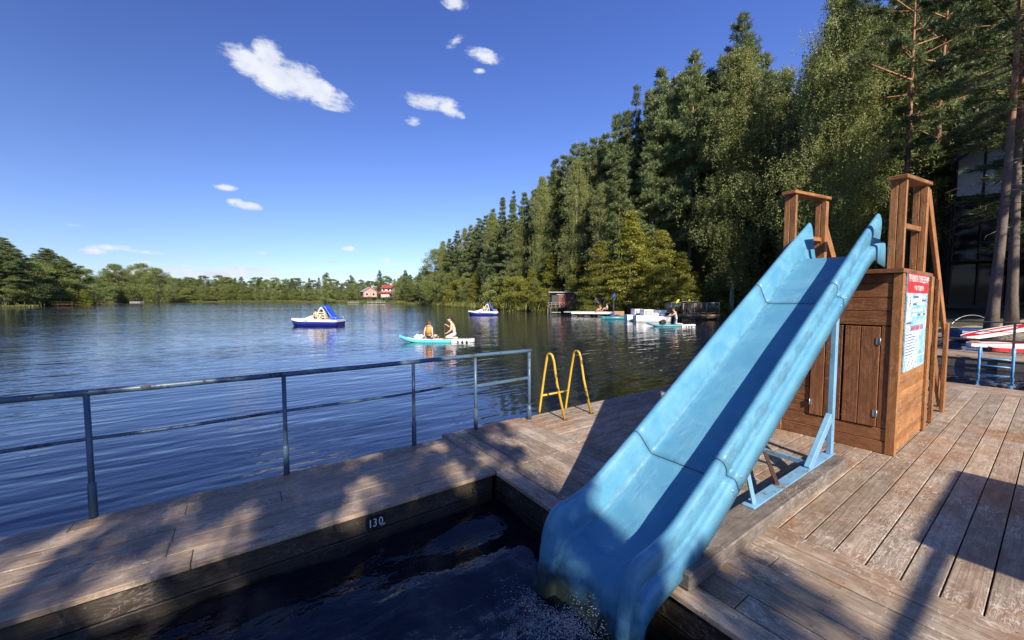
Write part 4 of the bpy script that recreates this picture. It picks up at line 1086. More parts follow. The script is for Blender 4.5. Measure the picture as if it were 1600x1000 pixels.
# ------------------------------------------------------------------ pedal boats with slides
def pedal_boat(label, loc, rotz, group):
    """bow at local -x"""
    r = thing('pedal_boat', label, 'pedal boat', loc, rotz, group)
    L = 3.55; rows = []; deck = []
    for i in range(25):
        t = i / 24; x = -L / 2 + L * t
        w = .78 * (1 - .75 * max(0, (.22 - t) / .22) ** 1.8) * (1 - .08 * max(0, (t - .85) / .15))
        top = .33 + .10 * max(0, (.35 - t) / .35) ** 1.3 - .02 * max(0, (t - .6) / .4); bot = -.12 + .20 * max(0, (.14 - t) / .14) ** 1.5
        xs_ = x + .14 * 0
        rows.append([(x + .10 * max(0, .16 - t) / .16 * 1, -w * .80, bot), (x, -w * .96, (top + bot) / 2 + .04), (x, -w, top - .02), (x, w, top - .02), (x, w * .96, (top + bot) / 2 + .04), (x + .10 * max(0, .16 - t) / .16, w * .80, bot)])
        deck.append([(x, -w - .03, top - .03), (x, -w - .05, top + .02), (x, -w + .02, top + .12), (x, -w + .16, top + .13), (x, w - .16, top + .13), (x, w - .02, top + .12), (x, w + .05, top + .02), (x, w + .03, top - .03)])
    m_ = MB(); b = m_.grid(rows[::-1], None, .5, 0, True, True); m_.cap(b, 6); m_.cap(b + 24 * 6, 6, True); m_.build('hull', M['navy'], r)
    m_ = MB(); b = m_.grid(deck[::-1], None, .5, 0, True, True); m_.cap(b, 8); m_.cap(b + 24 * 8, 8, True); m_.build('deck', M['white_plastic'], r)
    m_ = MB()                                        # fore body with the dash
    rows = [[(x, y * wd, .42 + h) for y, h in ((-1, 0), (-.86, hh * .8), (-.5, hh), (.5, hh), (.86, hh * .8), (1, 0))] for x, wd, hh in ((-1.35, .35, .03), (-1.0, .56, .10), (-.7, .62, .16), (-.35, .66, .30), (-.15, .66, .33), (.0, .66, .20))]
    b = m_.grid(rows[::-1], None, .5, 0, True); m_.cap(b, 6, True); m_.cap(b + 5 * 6, 6); m_.build('foredeck', M['white_plastic'], r)
    for y in (-.36, .36):
        m_ = MB(); m_.box(-.05, .40, y - .25, y + .25, .40, .52, .5, 'x', None, 0, .05); m_.bar((.38, y, .46), (.56, y, .88), .46, .09, (1, 0, 0), .5, 0, .03); m_.build('seat', M['cream'], r)
    m_ = MB(); m_.tube([(-.30, 0, .72), (-.32, 0, .82), (-.30, 0, .88)], .02, 8); m_.tube([(-.30 + .0, .13 * math.cos(a), .86 + .06 * math.sin(a)) for a in np.linspace(0, 2 * math.pi, 12, endpoint=False)], .014, 6, closed=True); m_.build('steering_wheel', M['black'], r)
    m_ = MB()                                        # ladder tower: ribbed arch
    arch = [(.16 + .30 * (1 - math.cos(a)), .42 + .92 * math.sin(a) ** .8) for a in np.linspace(0, math.pi * .98, 13)]
    rows = [[(x, -.30, z), (x, .30, z), (x + (-.05 if x > .45 else .05), .30, z - .05), (x + (-.05 if x > .45 else .05), -.30, z - .05)] for x, z in arch]
    b = m_.grid(rows, None, .5, 0, False, True); m_.build('ladder_arch', M['cream'], r)
    for z in (.62, .80, .98):
        m_ = MB(); m_.box(.24, .66, -.28, .28, z - .03, z + .02, .5, 'y', None, 0, .015); m_.build('step', M['cream'], r)
    ctl = [(.52, 1.34), (.68, 1.36), (.80, 1.25), (.98, .95), (1.14, .70), (1.30, .52), (1.46, .42), (1.62, .37)]
    rows = [[(x + .04, -.36, z + .13), (x + .01, -.30, z + .12), (x, -.24, z), (x, .24, z), (x + .01, .30, z + .12), (x + .04, .36, z + .13), (x - .02, .35, z - .04), (x - .03, -.35, z - .04)] for x, z in ctl]
    m_ = MB(); b = m_.grid(rows, None, .5, 0, True, True); m_.cap(b, 8); m_.cap(b + 7 * 8, 8, True); m_.build('slide', M['bright_blue'], r)
    m_ = MB(); m_.ell((.50, -.34, 1.28), (.10, .10, .10), 12, 8); m_.build('fender_ball', M['board_white'], r)
    for y in (-.62, .62):
        m_ = MB(); m_.tube([(1.2, y, .44), (1.22, y, .62), (1.45, y, .64), (1.68, y, .62), (1.70, y, .42)], .016, 8); m_.build('grab_rail', M['steel'], r)
    m_ = MB(); m_.box(-.60, -.25, -.835, -.80, .36, .42, .5, 'x'); m_.build('name_stripe', M['navy'], r)
    return r
PG = 'pedal boats with slides out on the lake'
b1 = at_px(494.5, 28.4, WATER_Z)
pb = pedal_boat('navy and white pedal boat with a bright blue slide, nearest one on the open lake', b1, FACING, PG)
b2 = at_px(755, 46.5, WATER_Z)
dup(pb, b2, FACING + R(4), 'navy and white pedal boat with a blue slide, farther one near the wooded shore')
def on_pb(c, x, y, z): return c + Matrix.Rotation(FACING, 3, 'Z') @ Vector((x, y, z))
person('bare shouldered rider leaning back in the nearest pedal boat', on_pb(b1, .12, -.36, .48), FACING + math.pi - R(20), SITUP, M['skin'], M['hair_dark'], .85, False, (('shorts', M['black_cloth'], 'shorts'),))
person('rider in a dark top sitting in the farther pedal boat', on_pb(b2, .12, -.36, .48), FACING + math.pi, SITUP, M['skin_tan'], M['hair_dark'], .88, False, (('shorts', M['black_cloth'], 'shorts'), ('shirt', M['board_white'], 'vest')))

# ------------------------------------------------------------------ jetties and boats along the wooded shore
def facing_box(name, label, cat, px, D, z, group=None): return thing(name, label, cat, at_px(px, D, z), FACING, group)
# red boathouse on stilts
bh = facing_box('boathouse', 'small muted red boathouse on stilts with a flat roof at the water edge', 'boathouse', 878, 53.5, WATER_Z)
bh.scale = (.86, .86, .86)
m_ = MB(); m_.box(-.7, 1.75, -1.2, 1.4, 1.0, 3.25, .5, 'x'); m_.build('wall', M['red_wood'], bh)
m_ = MB(); m_.box(-1.75, -.705, -1.1, 1.4, 1.0, 3.2, .5, 'x'); m_.build('side_wall', M['dark_panel'], bh)
m_ = MB(); m_.box(-2.35, 1.95, -1.65, 1.8, 3.26, 3.42, .5, 'x', None, 0, .02); m_.build('roof', M['dock_grey'], bh)
m_ = MB(); m_.box(-1.0, .3, -1.24, -1.205, 2.95, 3.15, .5, 'x'); m_.build('name_board', M['board_white'], bh)
m_ = MB(); m_.box(-2.4, 1.75, -1.9, 1.4, .86, .995, .5, 'x'); m_.build('floor', M['dark_wood'], bh)
for x in (-2.3, -1.0, .4, 1.6):
    for y in (-1.7, 1.2):
        m_ = MB(); m_.tube([(x, y, -.9), (x, y, .86)], .07, 8); m_.build('stilt', M['dark_wood'], bh)
m_ = MB()
for x in (-2.3, -1.9, -1.2, -.6, 0): m_.box(x - .04, x + .04, -1.86, -1.79, 1.0, 1.75, .5, 'z')
for z in (1.4, 1.72): m_.box(-2.34, .04, -1.855, -1.795, z, z + .06, .5, 'x')
m_.build('railing', M['grey_boards'], bh)
m_ = MB(); m_.bar((-2.5, -2.1, .95), (-2.5, -2.1, -.6), .08, .08, (1, 0, 0)); m_.bar((-2.0, -2.1, .95), (-2.0, -2.1, -.6), .08, .08, (1, 0, 0)); m_.build('landing_ladder', M['grey_boards'], bh)
m_ = MB(); m_.box(-1.9, -.5, -2.6, -1.95, .15, .25, .5, 'x'); m_.build('landing', M['dock_grey'], bh)
# long grey jetty on floats
jt = facing_box('jetty', 'long pale grey floating jetty on dark floats in front of the plank screen', 'jetty', 922, 43, WATER_Z)
m_ = MB(); m_.prism([(-2.8, .9), (-2.0, .55), (2.9, -.75), (3.6, .3), (3.0, 1.7)], .42, .55); m_.build('deck', M['dock_grey'], jt)
m_ = MB(); m_.bar((-2.0, .53, .40), (2.9, -.77, .40), .06, .22); m_.build('edge_board', M['board_white'], jt)
for x, y in ((-1.6, .7), (-.2, .4), (1.2, .0), (2.5, -.3)):
    m_ = MB(); m_.box(x - .38, x + .38, y - .1, y + .8, -.15, .38, .5, 'x', None, 0, .05); m_.build('float', M['dark_panel'], jt)
ps = facing_box('plank_screen', 'weathered grey plank wind screen with posts behind the two seated people', 'screen', 945.5, 46, .2)
for x0, x1 in ((-1.15, -.05), (.1, 1.1)):
    m_ = MB(); x = x0
    while x < x1 - .05: m_.box(x, x + .1, 0, .03, 0, 1.62, None, 'z'); x += .112
    m_.build('planking', M['grey_boards'], ps)
for x in (-1.2, 0, 1.2):
    m_ = MB(); m_.box(x - .05, x + .05, -.06, -.001, -.3, 2.1 if x == 0 else 1.7, .5, 'z'); m_.build('post', M['grey_boards'], ps)
jz = WATER_Z + .56
def sit_on(px, D, z): return at_px(px, D, z)
person('person in a yellow life vest sitting on the pale grey jetty', sit_on(938, 42.8, jz), FACING + math.pi + R(30), SITUP, M['skin_tan'], M['hair_brown'], .85, False, (('life_vest', M['orange'], 'vest'),))
person('bare chested person sitting upright beside the yellow vest on the pale grey jetty', sit_on(949, 43.2, jz + .05), FACING + math.pi - R(20), SITUP, M['skin'], M['hair_brown'], 1.0, False, (('shorts', M['black_cloth'], 'shorts'),))
fp = facing_box('lifebuoy_post', 'pale post with a small dark blue sign on top beside the plank screen', 'post', 959, 43.5, WATER_Z)
m_ = MB(); m_.tube([(0, 0, -.3), (0, 0, 2.2)], .10, 8); m_.build('post', M['dock_grey'], fp)
m_ = MB(); m_.box(-.17, .17, -.13, -.09, 2.0, 2.6, .5, 'z', None, 0, .02); m_.build('sign_plate', M['sign_blue'], fp)
tk = facing_box('rowing_boat', 'low turquoise boat with blue bundles and a brown backrest moored at the jetty', 'boat', 962, 37.2, WATER_Z)
rows = []
for i in range(17):
    t = i / 16; x = -1.3 + 2.6 * t; w = .55 * math.sin(math.pi * min(max(t, .06), .94)) ** .5
    rows.append([(x, -w * .7, -.1), (x, -w, .26), (x, -w + .07, .28), (x, -w * .6, .06), (x, w * .6, .06), (x, w - .07, .28), (x, w, .26), (x, w * .7, -.1)])
m_ = MB(); b = m_.grid(rows[::-1], None, .5, 0, True, True); m_.cap(b, 8); m_.cap(b + 16 * 8, 8, True); m_.build('hull', M['teal_dark'], tk)
m_ = MB(); m_.ell((-.3, 0, .33), (.32, .25, .16), 10, 6); m_.ell((.25, .05, .32), (.26, .22, .14), 10, 6); m_.build('bundle', M['tarp_blue'], tk)
m_ = MB(); m_.box(-.1, .9, .15, .22, .3, .78, .5, 'x', None, 0, .03); m_.build('backrest', M['bench_wood'], tk)

def launch(label, loc, rotz, L, group):
    """blunt white launch, bow at local -x"""
    r = thing('white_launch', label, 'boat', loc, rotz, group)
    rows = []
    for i in range(15):
        t = i / 14; x = -L / 2 + L * t; w = .62 * (1 - .35 * max(0, (.25 - t) / .25) ** 2); h = .56 - .10 * t
        rows.append([(x + .06, -w * .8, -.12), (x, -w, .20), (x, -w - .02, h - .04), (x, -w + .05, h), (x, w - .05, h), (x, w + .02, h - .04), (x, w, .20), (x + .06, w * .8, -.12)])
    m_ = MB(); b = m_.grid(rows[::-1], None, .5, 0, True, True); m_.cap(b, 8); m_.cap(b + 14 * 8, 8, True); m_.build('hull', M['white_plastic'], r)
    s = MB(); s.prism([(-L * .28, -.5), (-L * .02, -.55), (L * .02, .55), (-L * .28, .5)], .52, 1.06, .5, 0); s.build('cabin', M['white_plastic'], r)
    s = MB(); s.box(-L * .245, -L * .05, -.575, -.555, .60, 1.0, .5, 'x'); s.build('windscreen', M['pale_panel'], r)
    for x in (.12, .62):
        s = MB(); s.box(x, x + .38, -.5, .5, .5, .78, .5, 'x', None, 0, .06); s.bar((x + .36, 0, .6), (x + .5, 0, 1.0), .95, .1, (1, 0, 0), .5, 0, .04); s.build('seat', M['white_plastic'], r)
    s = MB(); s.tube([(L * .32, -.55, .45), (L * .33, -.56, .8), (L * .47, -.56, .8), (L * .48, -.55, .42)], .018, 6); s.build('grab_rail', M['steel'], r)
    return r
la = launch('white open launch with a grey windscreen moored at the fenced jetty, nearer one', at_px(1018, 33.0, WATER_Z), FACING + R(3), 2.9, 'white launches moored at the fenced jetty')
dup(la, at_px(1003, 34.6, WATER_Z), FACING + R(3), 'white open launch moored behind the nearer white launch')
# fenced wooden jetty with bench
fj = facing_box('wooden_jetty', 'brown plank jetty with barrier fencing and a bench at the foot of the forest', 'jetty', 1088, 36.5, WATER_Z)
m_ = MB(); m_.prism([(-2.6, -1.1), (2.2, -.2), (2.3, 1.9), (-2.2, 1.2)], .36, .50); m_.build('deck', M['bench_wood'], fj)
m_ = MB(); m_.bar((-2.6, -1.12, .25), (2.2, -.22, .25), .05, .2); m_.build('edge_board', M['dark_wood'], fj)
for x, y in ((-2.4, -.95), (-.9, -.65), (.6, -.4), (2.0, -.1)):
    m_ = MB(); m_.tube([(x, y, -.9), (x, y, .36)], .08, 8); m_.build('pile', M['dark_wood'], fj)
jp = at_px(1088, 36.5, WATER_Z)
def on_fj(x, y, z=.5): return jp + Matrix.Rotation(FACING, 3, 'Z') @ Vector((x, y, z))
def barrier(label, x0, y0, x1, y1):
    L = math.hypot(x1 - x0, y1 - y0); a = math.atan2(y1 - y0, x1 - x0)
    r = thing('crowd_barrier', label, 'barrier', on_fj(x0, y0), FACING + a, 'grey barriers round the brown jetty')
    m_ = MB(); m_.tube([(0, 0, 0), (0, 0, 1.05), (.06, 0, 1.1), (L - .06, 0, 1.1), (L, 0, 1.05), (L, 0, 0)], .028, 8); m_.tube([(0, 0, .18), (L, 0, .18)], .02, 6); m_.build('frame', M['steel'], r)
    n = int(L / .13)
    m_ = MB()
    for k in range(1, n): m_.tube([(L * k / n, 0, .18), (L * k / n, 0, 1.1)], .010, 5)
    m_.build('bars', M['steel'], r)
barrier('grey barrier panel at the lake end of the brown jetty, seen edge on', -2.4, 1.1, -2.5, -1.0)
barrier('grey barrier panel behind the white launches, left of the bench', -2.4, 1.1, -.8, 1.35)
barrier('grey barrier panel in front of the wooden bench on the brown jetty', -.9, -.72, .75, -.42)
barrier('grey barrier panel at the land end of the brown jetty, right of the bench', .82, -.40, 2.15, -.12)
be = thing('bench', 'brown slatted wooden bench on the fenced jetty', 'bench', on_fj(0, .25), FACING + R(4))
m_ = MB()
for k in range(8): m_.box(-.85 + k * .21, -.85 + k * .21 + .17, .2, .235, .5, 1.05, None, 'z')
m_.box(-.9, .85, .235, .27, .9, 1.0, .5, 'x'); m_.build('backrest', M['bench_wood'], be)
m_ = MB()
for k in range(4): m_.box(-.9, .85, -.3 + k * .12, -.2 + k * .12, .42, .46, None, 'x')
m_.build('seat', M['bench_wood'], be)
for x in (-.75, .7):
    for y in (-.25, .15):
        m_ = MB(); m_.box(x - .04, x + .04, y - .04, y + .04, 0, .42, .5, 'z'); m_.build('leg', M['dark_wood'], be)
for lab, px in (('yellow paddle leaning on the barrier, left one', 1055), ('yellow paddle leaning on the barrier, right one', 1072)):
    p = thing('paddle', lab + ' behind the white launches', 'paddle', at_px(px, 37.2, WATER_Z + .5), FACING)
    m_ = MB(); m_.tube([(-.25, .1, .1), (.22, .1, 1.28)], .018, 6); m_.build('shaft', M['black'], p)
    m_ = MB(); m_.bar((.14, .1, 1.08), (.42, .1, 1.42), .02, .17, (0, 0, 1), .5, 0, .005); m_.build('blade', M['paddle_yellow'], p)
nb = facing_box('notice_board', 'grey wooden notice board on posts above the fenced jetty', 'notice board', 1078, 41, gz(19, 41))
m_ = MB(); m_.box(-.7, .4, 0, .06, .5, 1.75, .5, 'x'); m_.build('panel', M['dark_panel'], nb)
for x in (-.7, .5):
    m_ = MB(); m_.box(x - .06, x + .06, -.05, .07, -.3, 1.95, .5, 'z'); m_.build('post', M['grey_boards'], nb)
m_ = MB(); m_.box(-.9, .7, -.2, .25, 1.9, 1.97, .5, 'x'); m_.build('cap', M['grey_boards'], nb)

# ------------------------------------------------------------------ beach on the right: boards and a covered boat
def beach_board(label, px, py, D, L, W, rot, tilt, m1, m2):
    X = (px - 800) / 600 * D
    r = thing('surf_board', label, 'paddle board', cw(X, D, EYE - (py - 467) / 600 * D), FACING + R(rot), 'boards lying on the sand beyond the channel')
    for nm, z0, z1, mt, ins in (('hull', 0, .11, m2, 0), ('deck_stripe', .112, .118, m1, .10)):
        pts = [(L / 2 * math.cos(a), (W / 2 - ins) * math.copysign(abs(math.sin(a)) ** .75, math.sin(a))) for a in np.linspace(0, 2 * math.pi, 30, endpoint=False)]
        m_ = MB(); m_.prism(pts, z0, z1, .5, 0, Matrix.Rotation(R(tilt), 4, 'Y') @ Matrix.Rotation(R(6), 4, 'X')); m_.build(nm, mt, r)
    m_ = MB(); m_.box(-L * .3, L * .25, -W * .12, W * .12, .119, .123, .5, 'x', Matrix.Rotation(R(tilt), 4, 'Y') @ Matrix.Rotation(R(6), 4, 'X')); m_.build('centre_stripe', M['board_white'], r)
    return r
beach_board('red and white board propped up on the sand behind the pontoon railing', 1562, 520, 15.2, 3.6, .62, 10, -7, M['red'], M['board_white'])
beach_board('red board with white stripe lying flat on the sand nearest the pontoon', 1560, 541, 13.6, 2.2, .5, 4, 1, M['red'], M['board_white'])
beach_board('white board with red edge lying on the sand below the propped board', 1592, 549, 13.0, 1.7, .5, -4, 2, M['board_white'], M['red'])
cb = thing('covered_boat', 'low boat under a dark blue cover with a hoop, in the shade below the pines', 'boat', cw(22.3, 18.6, gz(22.3, 18.6)), FACING + R(4))
m_ = MB(); rows = []
for i in range(13):
    t = i / 12; x = -1.1 + 2.2 * t; w = .7 * math.sin(math.pi * min(max(t, .07), .93)) ** .5
    rows.append([(x, -w, .0), (x, -w, .3), (x, -w * .6, .42), (x, w * .6, .42), (x, w, .3), (x, w, 0)])
b = m_.grid(rows[::-1], None, .5, 0, True, True); m_.cap(b, 6); m_.cap(b + 72, 6, True); m_.build('cover', M['tarp_blue'], cb)
m_ = MB(); m_.tube([(1.15 * math.cos(a), 0, .3 + .75 * math.sin(a)) for a in np.linspace(0, math.pi, 14)], .018, 6); m_.build('hoop', M['steel'], cb)

# ------------------------------------------------------------------ dark chalet among the pines on the right
HX, HD = 37.5, 27.4
hz0 = gz(HX, HD) - .3
ch = thing('chalet', 'tall black gabled chalet with a glazed front standing in the shade of the pines', 'house', cw(HX, HD, hz0), FACING - R(28))
HW, HE, HA, HL = 4.6, 12.2 - hz0, 16.1 - hz0, 10
m_ = MB(); Mx = Matrix(((1, 0, 0, 0), (0, 0, 1, 0), (0, 1, 0, 0), (0, 0, 0, 1)))
m_.prism([(-HW, 0), (HW, 0), (HW, HE), (0, HA), (-HW, HE)][::-1], .25, HL, .5, 0, Mx); m_.build('wall', M['dark_panel'], ch)
m_ = MB()
m_.bar((-HW - .9, HL / 2 - .6, HE - .78), (.0, HL / 2 - .6, HA + .12), HL + 2.2, .22, (0, 0, 1)); m_.bar((HW + .9, HL / 2 - .6, HE - .78), (.0, HL / 2 - .6, HA + .13), HL + 2.2, .22, (0, 0, 1)); m_.build('roof', M['roof_black'], ch)
xs_ = [-HW + .15, -3.0, -1.5, 0, 1.5, 3.0, HW - .15]; GB = 9.3 - hz0
def topz(x): return HE + (HA - HE) * (1 - abs(x) / HW)
for i in range(6):
    a, b_ = xs_[i] + .06, xs_[i + 1] - .06
    m_ = MB(); m_.prism([(a, GB + .1), (b_, GB + .1), (b_, topz(b_) - .35), (a, topz(a) - .35)][::-1], .16, .245, .5, 0, Mx); m_.build('gable_panel', M['gable_panel'], ch)
    for z0, z1 in ((.5, 3.4), (3.7, GB - 2.1), (GB - 2.0, GB - .1)):
        m_ = MB(); m_.box(a, b_, .19, .245, z0, z1, .5, 'x'); m_.build('window', M['glass'], ch)
for x in xs_:
    m_ = MB(); m_.box(x - .055, x + .055, .08, .25, .3, topz(x) - .3, .5, 'z'); m_.build('mullion', M['roof_black'], ch)
m_ = MB(); m_.box(-HW, HW, -1.5, .2, 3.45, 3.6, .5, 'x'); m_.build('balcony', M['dark_wood'], ch)
m_ = MB(); m_.box(-HW, HW, .1, .24, GB - .05, GB + .07, .5, 'x'); m_.build('beam', M['roof_black'], ch)

# ------------------------------------------------------------------ far shore: houses, jetties, boats
def house(label, px, D, w, dep, hw, hr, wall_m, roof_m, rot=0, z=None, tiers=1):
    X = (px - 800) / 600 * D; z = gz(X, D) - .3 if z is None else z
    r = thing('house', label, 'house', cw(X, D, z), FACING + R(rot))
    m_ = MB(); m_.box(-w / 2, w / 2, 0, dep, 0, hw, .5, 'x'); m_.prism([(-w / 2 + .01, hw), (w / 2 - .01, hw), (0, hw + hr)][::-1], .02, dep - .02, .5, 0, Mx) if rot else None
    m_.build('wall', wall_m, r)
    m_ = MB()
    if rot: m_.bar((-w / 2 - .6, dep / 2, hw - .15), (0, dep / 2, hw + hr + .1), dep + 1, .2); m_.bar((w / 2 + .6, dep / 2, hw - .15), (0, dep / 2, hw + hr + .12), dep + 1, .2)
    else:
        m_.bar((0, -.7, hw - .1), (0, dep / 2, hw + hr), w + 1, .2); m_.bar((0, dep + .7, hw - .1), (0, dep / 2, hw + hr + .02), w + 1, .2)
    o = m_.build('roof', roof_m, r)
    m_ = MB(); m_.box(w * .2, w * .2 + .7, dep * .45, dep * .45 + .7, hw + .3, hw + hr + 1.0, .5, 'z'); m_.build('chimney', wall_m, o)
    if tiers == 2:
        m_ = MB(); m_.bar((0, -3.2, hw * .42), (0, -.02, hw * .62), w + 2, .2); m_.build('porch_roof', roof_m, r)
        m_ = MB(); m_.box(-w / 2 + .5, w / 2, -2.6, -.03, 0, hw * .45, .5, 'x'); m_.build('porch', wall_m, r)
    n = max(2, int(w / 2.4))
    for k in range(n):
        x = -w / 2 + (k + .5) * w / n
        for zz in ((hw * .25,) if hw < 4.5 else (hw * .12, hw * .68)):
            f = MB(); f.box(x - .6, x + .6, -.05, -.005, zz, zz + 1.4, .5, 'x'); fo = f.build('window', M['board_white'], r)
            f = MB(); f.box(x - .48, x + .48, -.07, -.052, zz + .12, zz + 1.28, .5, 'x'); f.build('pane', M['glass'], fo)
    return r
house('pink walled house with a grey gable roof among trees on the far shore', 579, 192, 6.4, 7, 2.6, 2.3, M['wall_pink'], M['roof_grey'], 32, 2.6)
house('cream house with two tiers of red roof among trees on the far shore', 604, 190, 4.6, 7, 4.6, 1.5, M['wall_cream'], M['roof_red'], 0, 2.4, 2)
def far_jetty(label, px, D, w, mt, rails=True):
    r = thing('jetty', label, 'jetty', cw((px - 800) / 600 * D, D, WATER_Z), FACING)
    m_ = MB(); m_.box(-w / 2, w / 2, 0, 2.5, .35, .5, .5, 'x'); m_.build('deck', mt, r)
    for k in range(5):
        m_ = MB(); m_.tube([(-w / 2 + .2 + k * (w - .4) / 4, .1, -.6), (-w / 2 + .2 + k * (w - .4) / 4, .1, 1.1 if rails else .35)], .06, 6); m_.build('post', mt, r)
    if rails:
        m_ = MB(); m_.tube([(-w / 2 + .2, .1, 1.08), (w / 2 - .2, .1, 1.08)], .04, 6); m_.build('rail', mt, r)
    return r
far_jetty('pale railed jetty on the far shore below the red roofed house', 588, 172, 8, M['dock_grey'])
far_jetty('small white landing on the far shore below the pink house', 552, 178, 5, M['dock_grey'], False)
lj = far_jetty('long rusty red jetty with railings off the left wooded point', 68, 112, 17, M['rust'])
far_jetty('low dark jetty at the tip of the left wooded point', 166, 122, 6, M['dark_wood'])
rc = thing('houseboat', 'small dark cabin raft moored under the trees left of the far shore', 'boat', cw((211 - 800) / 600 * 205, 205, WATER_Z), FACING)
m_ = MB(); m_.box(-2.8, 2.8, 0, 2.5, .1, .5, .5, 'x'); m_.build('raft', M['dock_grey'], rc); m_ = MB(); m_.box(-2.4, 2.2, .2, 2.3, 1.7, 2.0, .5, 'x'); m_.build('roof', M['dark_wood'], rc)
for x in (-2.2, -.8, .6, 2.0):
    m_ = MB(); m_.box(x - .12, x + .12, .3, .5, .5, 1.7, .5, 'z'); m_.build('post', M['dark_wood'], rc)
m_ = MB(); m_.box(-2.2, 2.0, 1.9, 2.2, .5, 1.7, .5, 'x'); m_.build('back_wall', M['dark_panel'], rc)
# ------------------------------------------------------------------ trees
rng = np.random.default_rng(21); random.seed(21)
def unit(v): return v / (np.linalg.norm(v, axis=-1, keepdims=True) + 1e-9)
def leaf_mesh(name, C, A, B, r, mt):
    """diamond leaves: C centres, A half-length vectors, B half-width vectors"""
    n = len(C); V = np.empty((n, 4, 3), np.float32)
    V[:, 0] = C - A; V[:, 1] = C + B; V[:, 2] = C + A; V[:, 3] = C - B
    me = bpy.data.meshes.new(name)
    me.vertices.add(n * 4); me.vertices.foreach_set('co', V.ravel())
    me.loops.add(n * 4); me.loops.foreach_set('vertex_index', np.arange(n * 4, dtype=np.int32))
    me.polygons.add(n); me.polygons.foreach_set('loop_start', np.arange(0, n * 4, 4, dtype=np.int32)); me.polygons.foreach_set('loop_total', np.full(n, 4, np.int32))
    at = me.attributes.new('rnd', 'FLOAT', 'FACE'); at.data.foreach_set('value', np.asarray(r, np.float32))
    me.materials.append(mt); me.update(calc_edges=True)
    return me
def rand_dirs(n): return unit(rng.normal(size=(n, 3)))
def leaves_at(name, C, size, aspect, mt, along=None, spread=1.0, rnd=None):
    n = len(C); a = rand_dirs(n)
    if along is not None: a = unit(along + a * spread)
    b = unit(np.cross(a, rand_dirs(n)))
    s = size * rng.uniform(.6, 1.3, (n, 1))
    return leaf_mesh(name, C, a * s * .5, b * s * .5 * aspect, rng.uniform(0, 1, n) if rnd is None else rnd, mt)
def wood_mesh(name, mb, mt):
    o = mb.build(name, mt); me = o.data; bpy.data.objects.remove(o); return me
def trunk_path(h, r0, r1, lean=.02, n=10):
    a = random.uniform(0, 6.28); k = random.uniform(-1, 1) * lean * h; pts = []; rs = []
    for i in range(n + 1):
        t = i / n; pts.append((math.cos(a) * k * math.sin(t * 3) , math.sin(a) * k * math.sin(t * 2.3), h * t)); rs.append(r0 * (1 - t) + r1 * t + (r0 * .35 * max(0, 1 - t * 14)))
    return pts, rs
def on_path(pts, z):
    h = pts[-1][2]; t = min(max(z / h, 0), 1) * (len(pts) - 1); i = min(int(t), len(pts) - 2); f = t - i
    return np.array([pts[i][k] * (1 - f) + pts[i + 1][k] * f for k in range(3)])
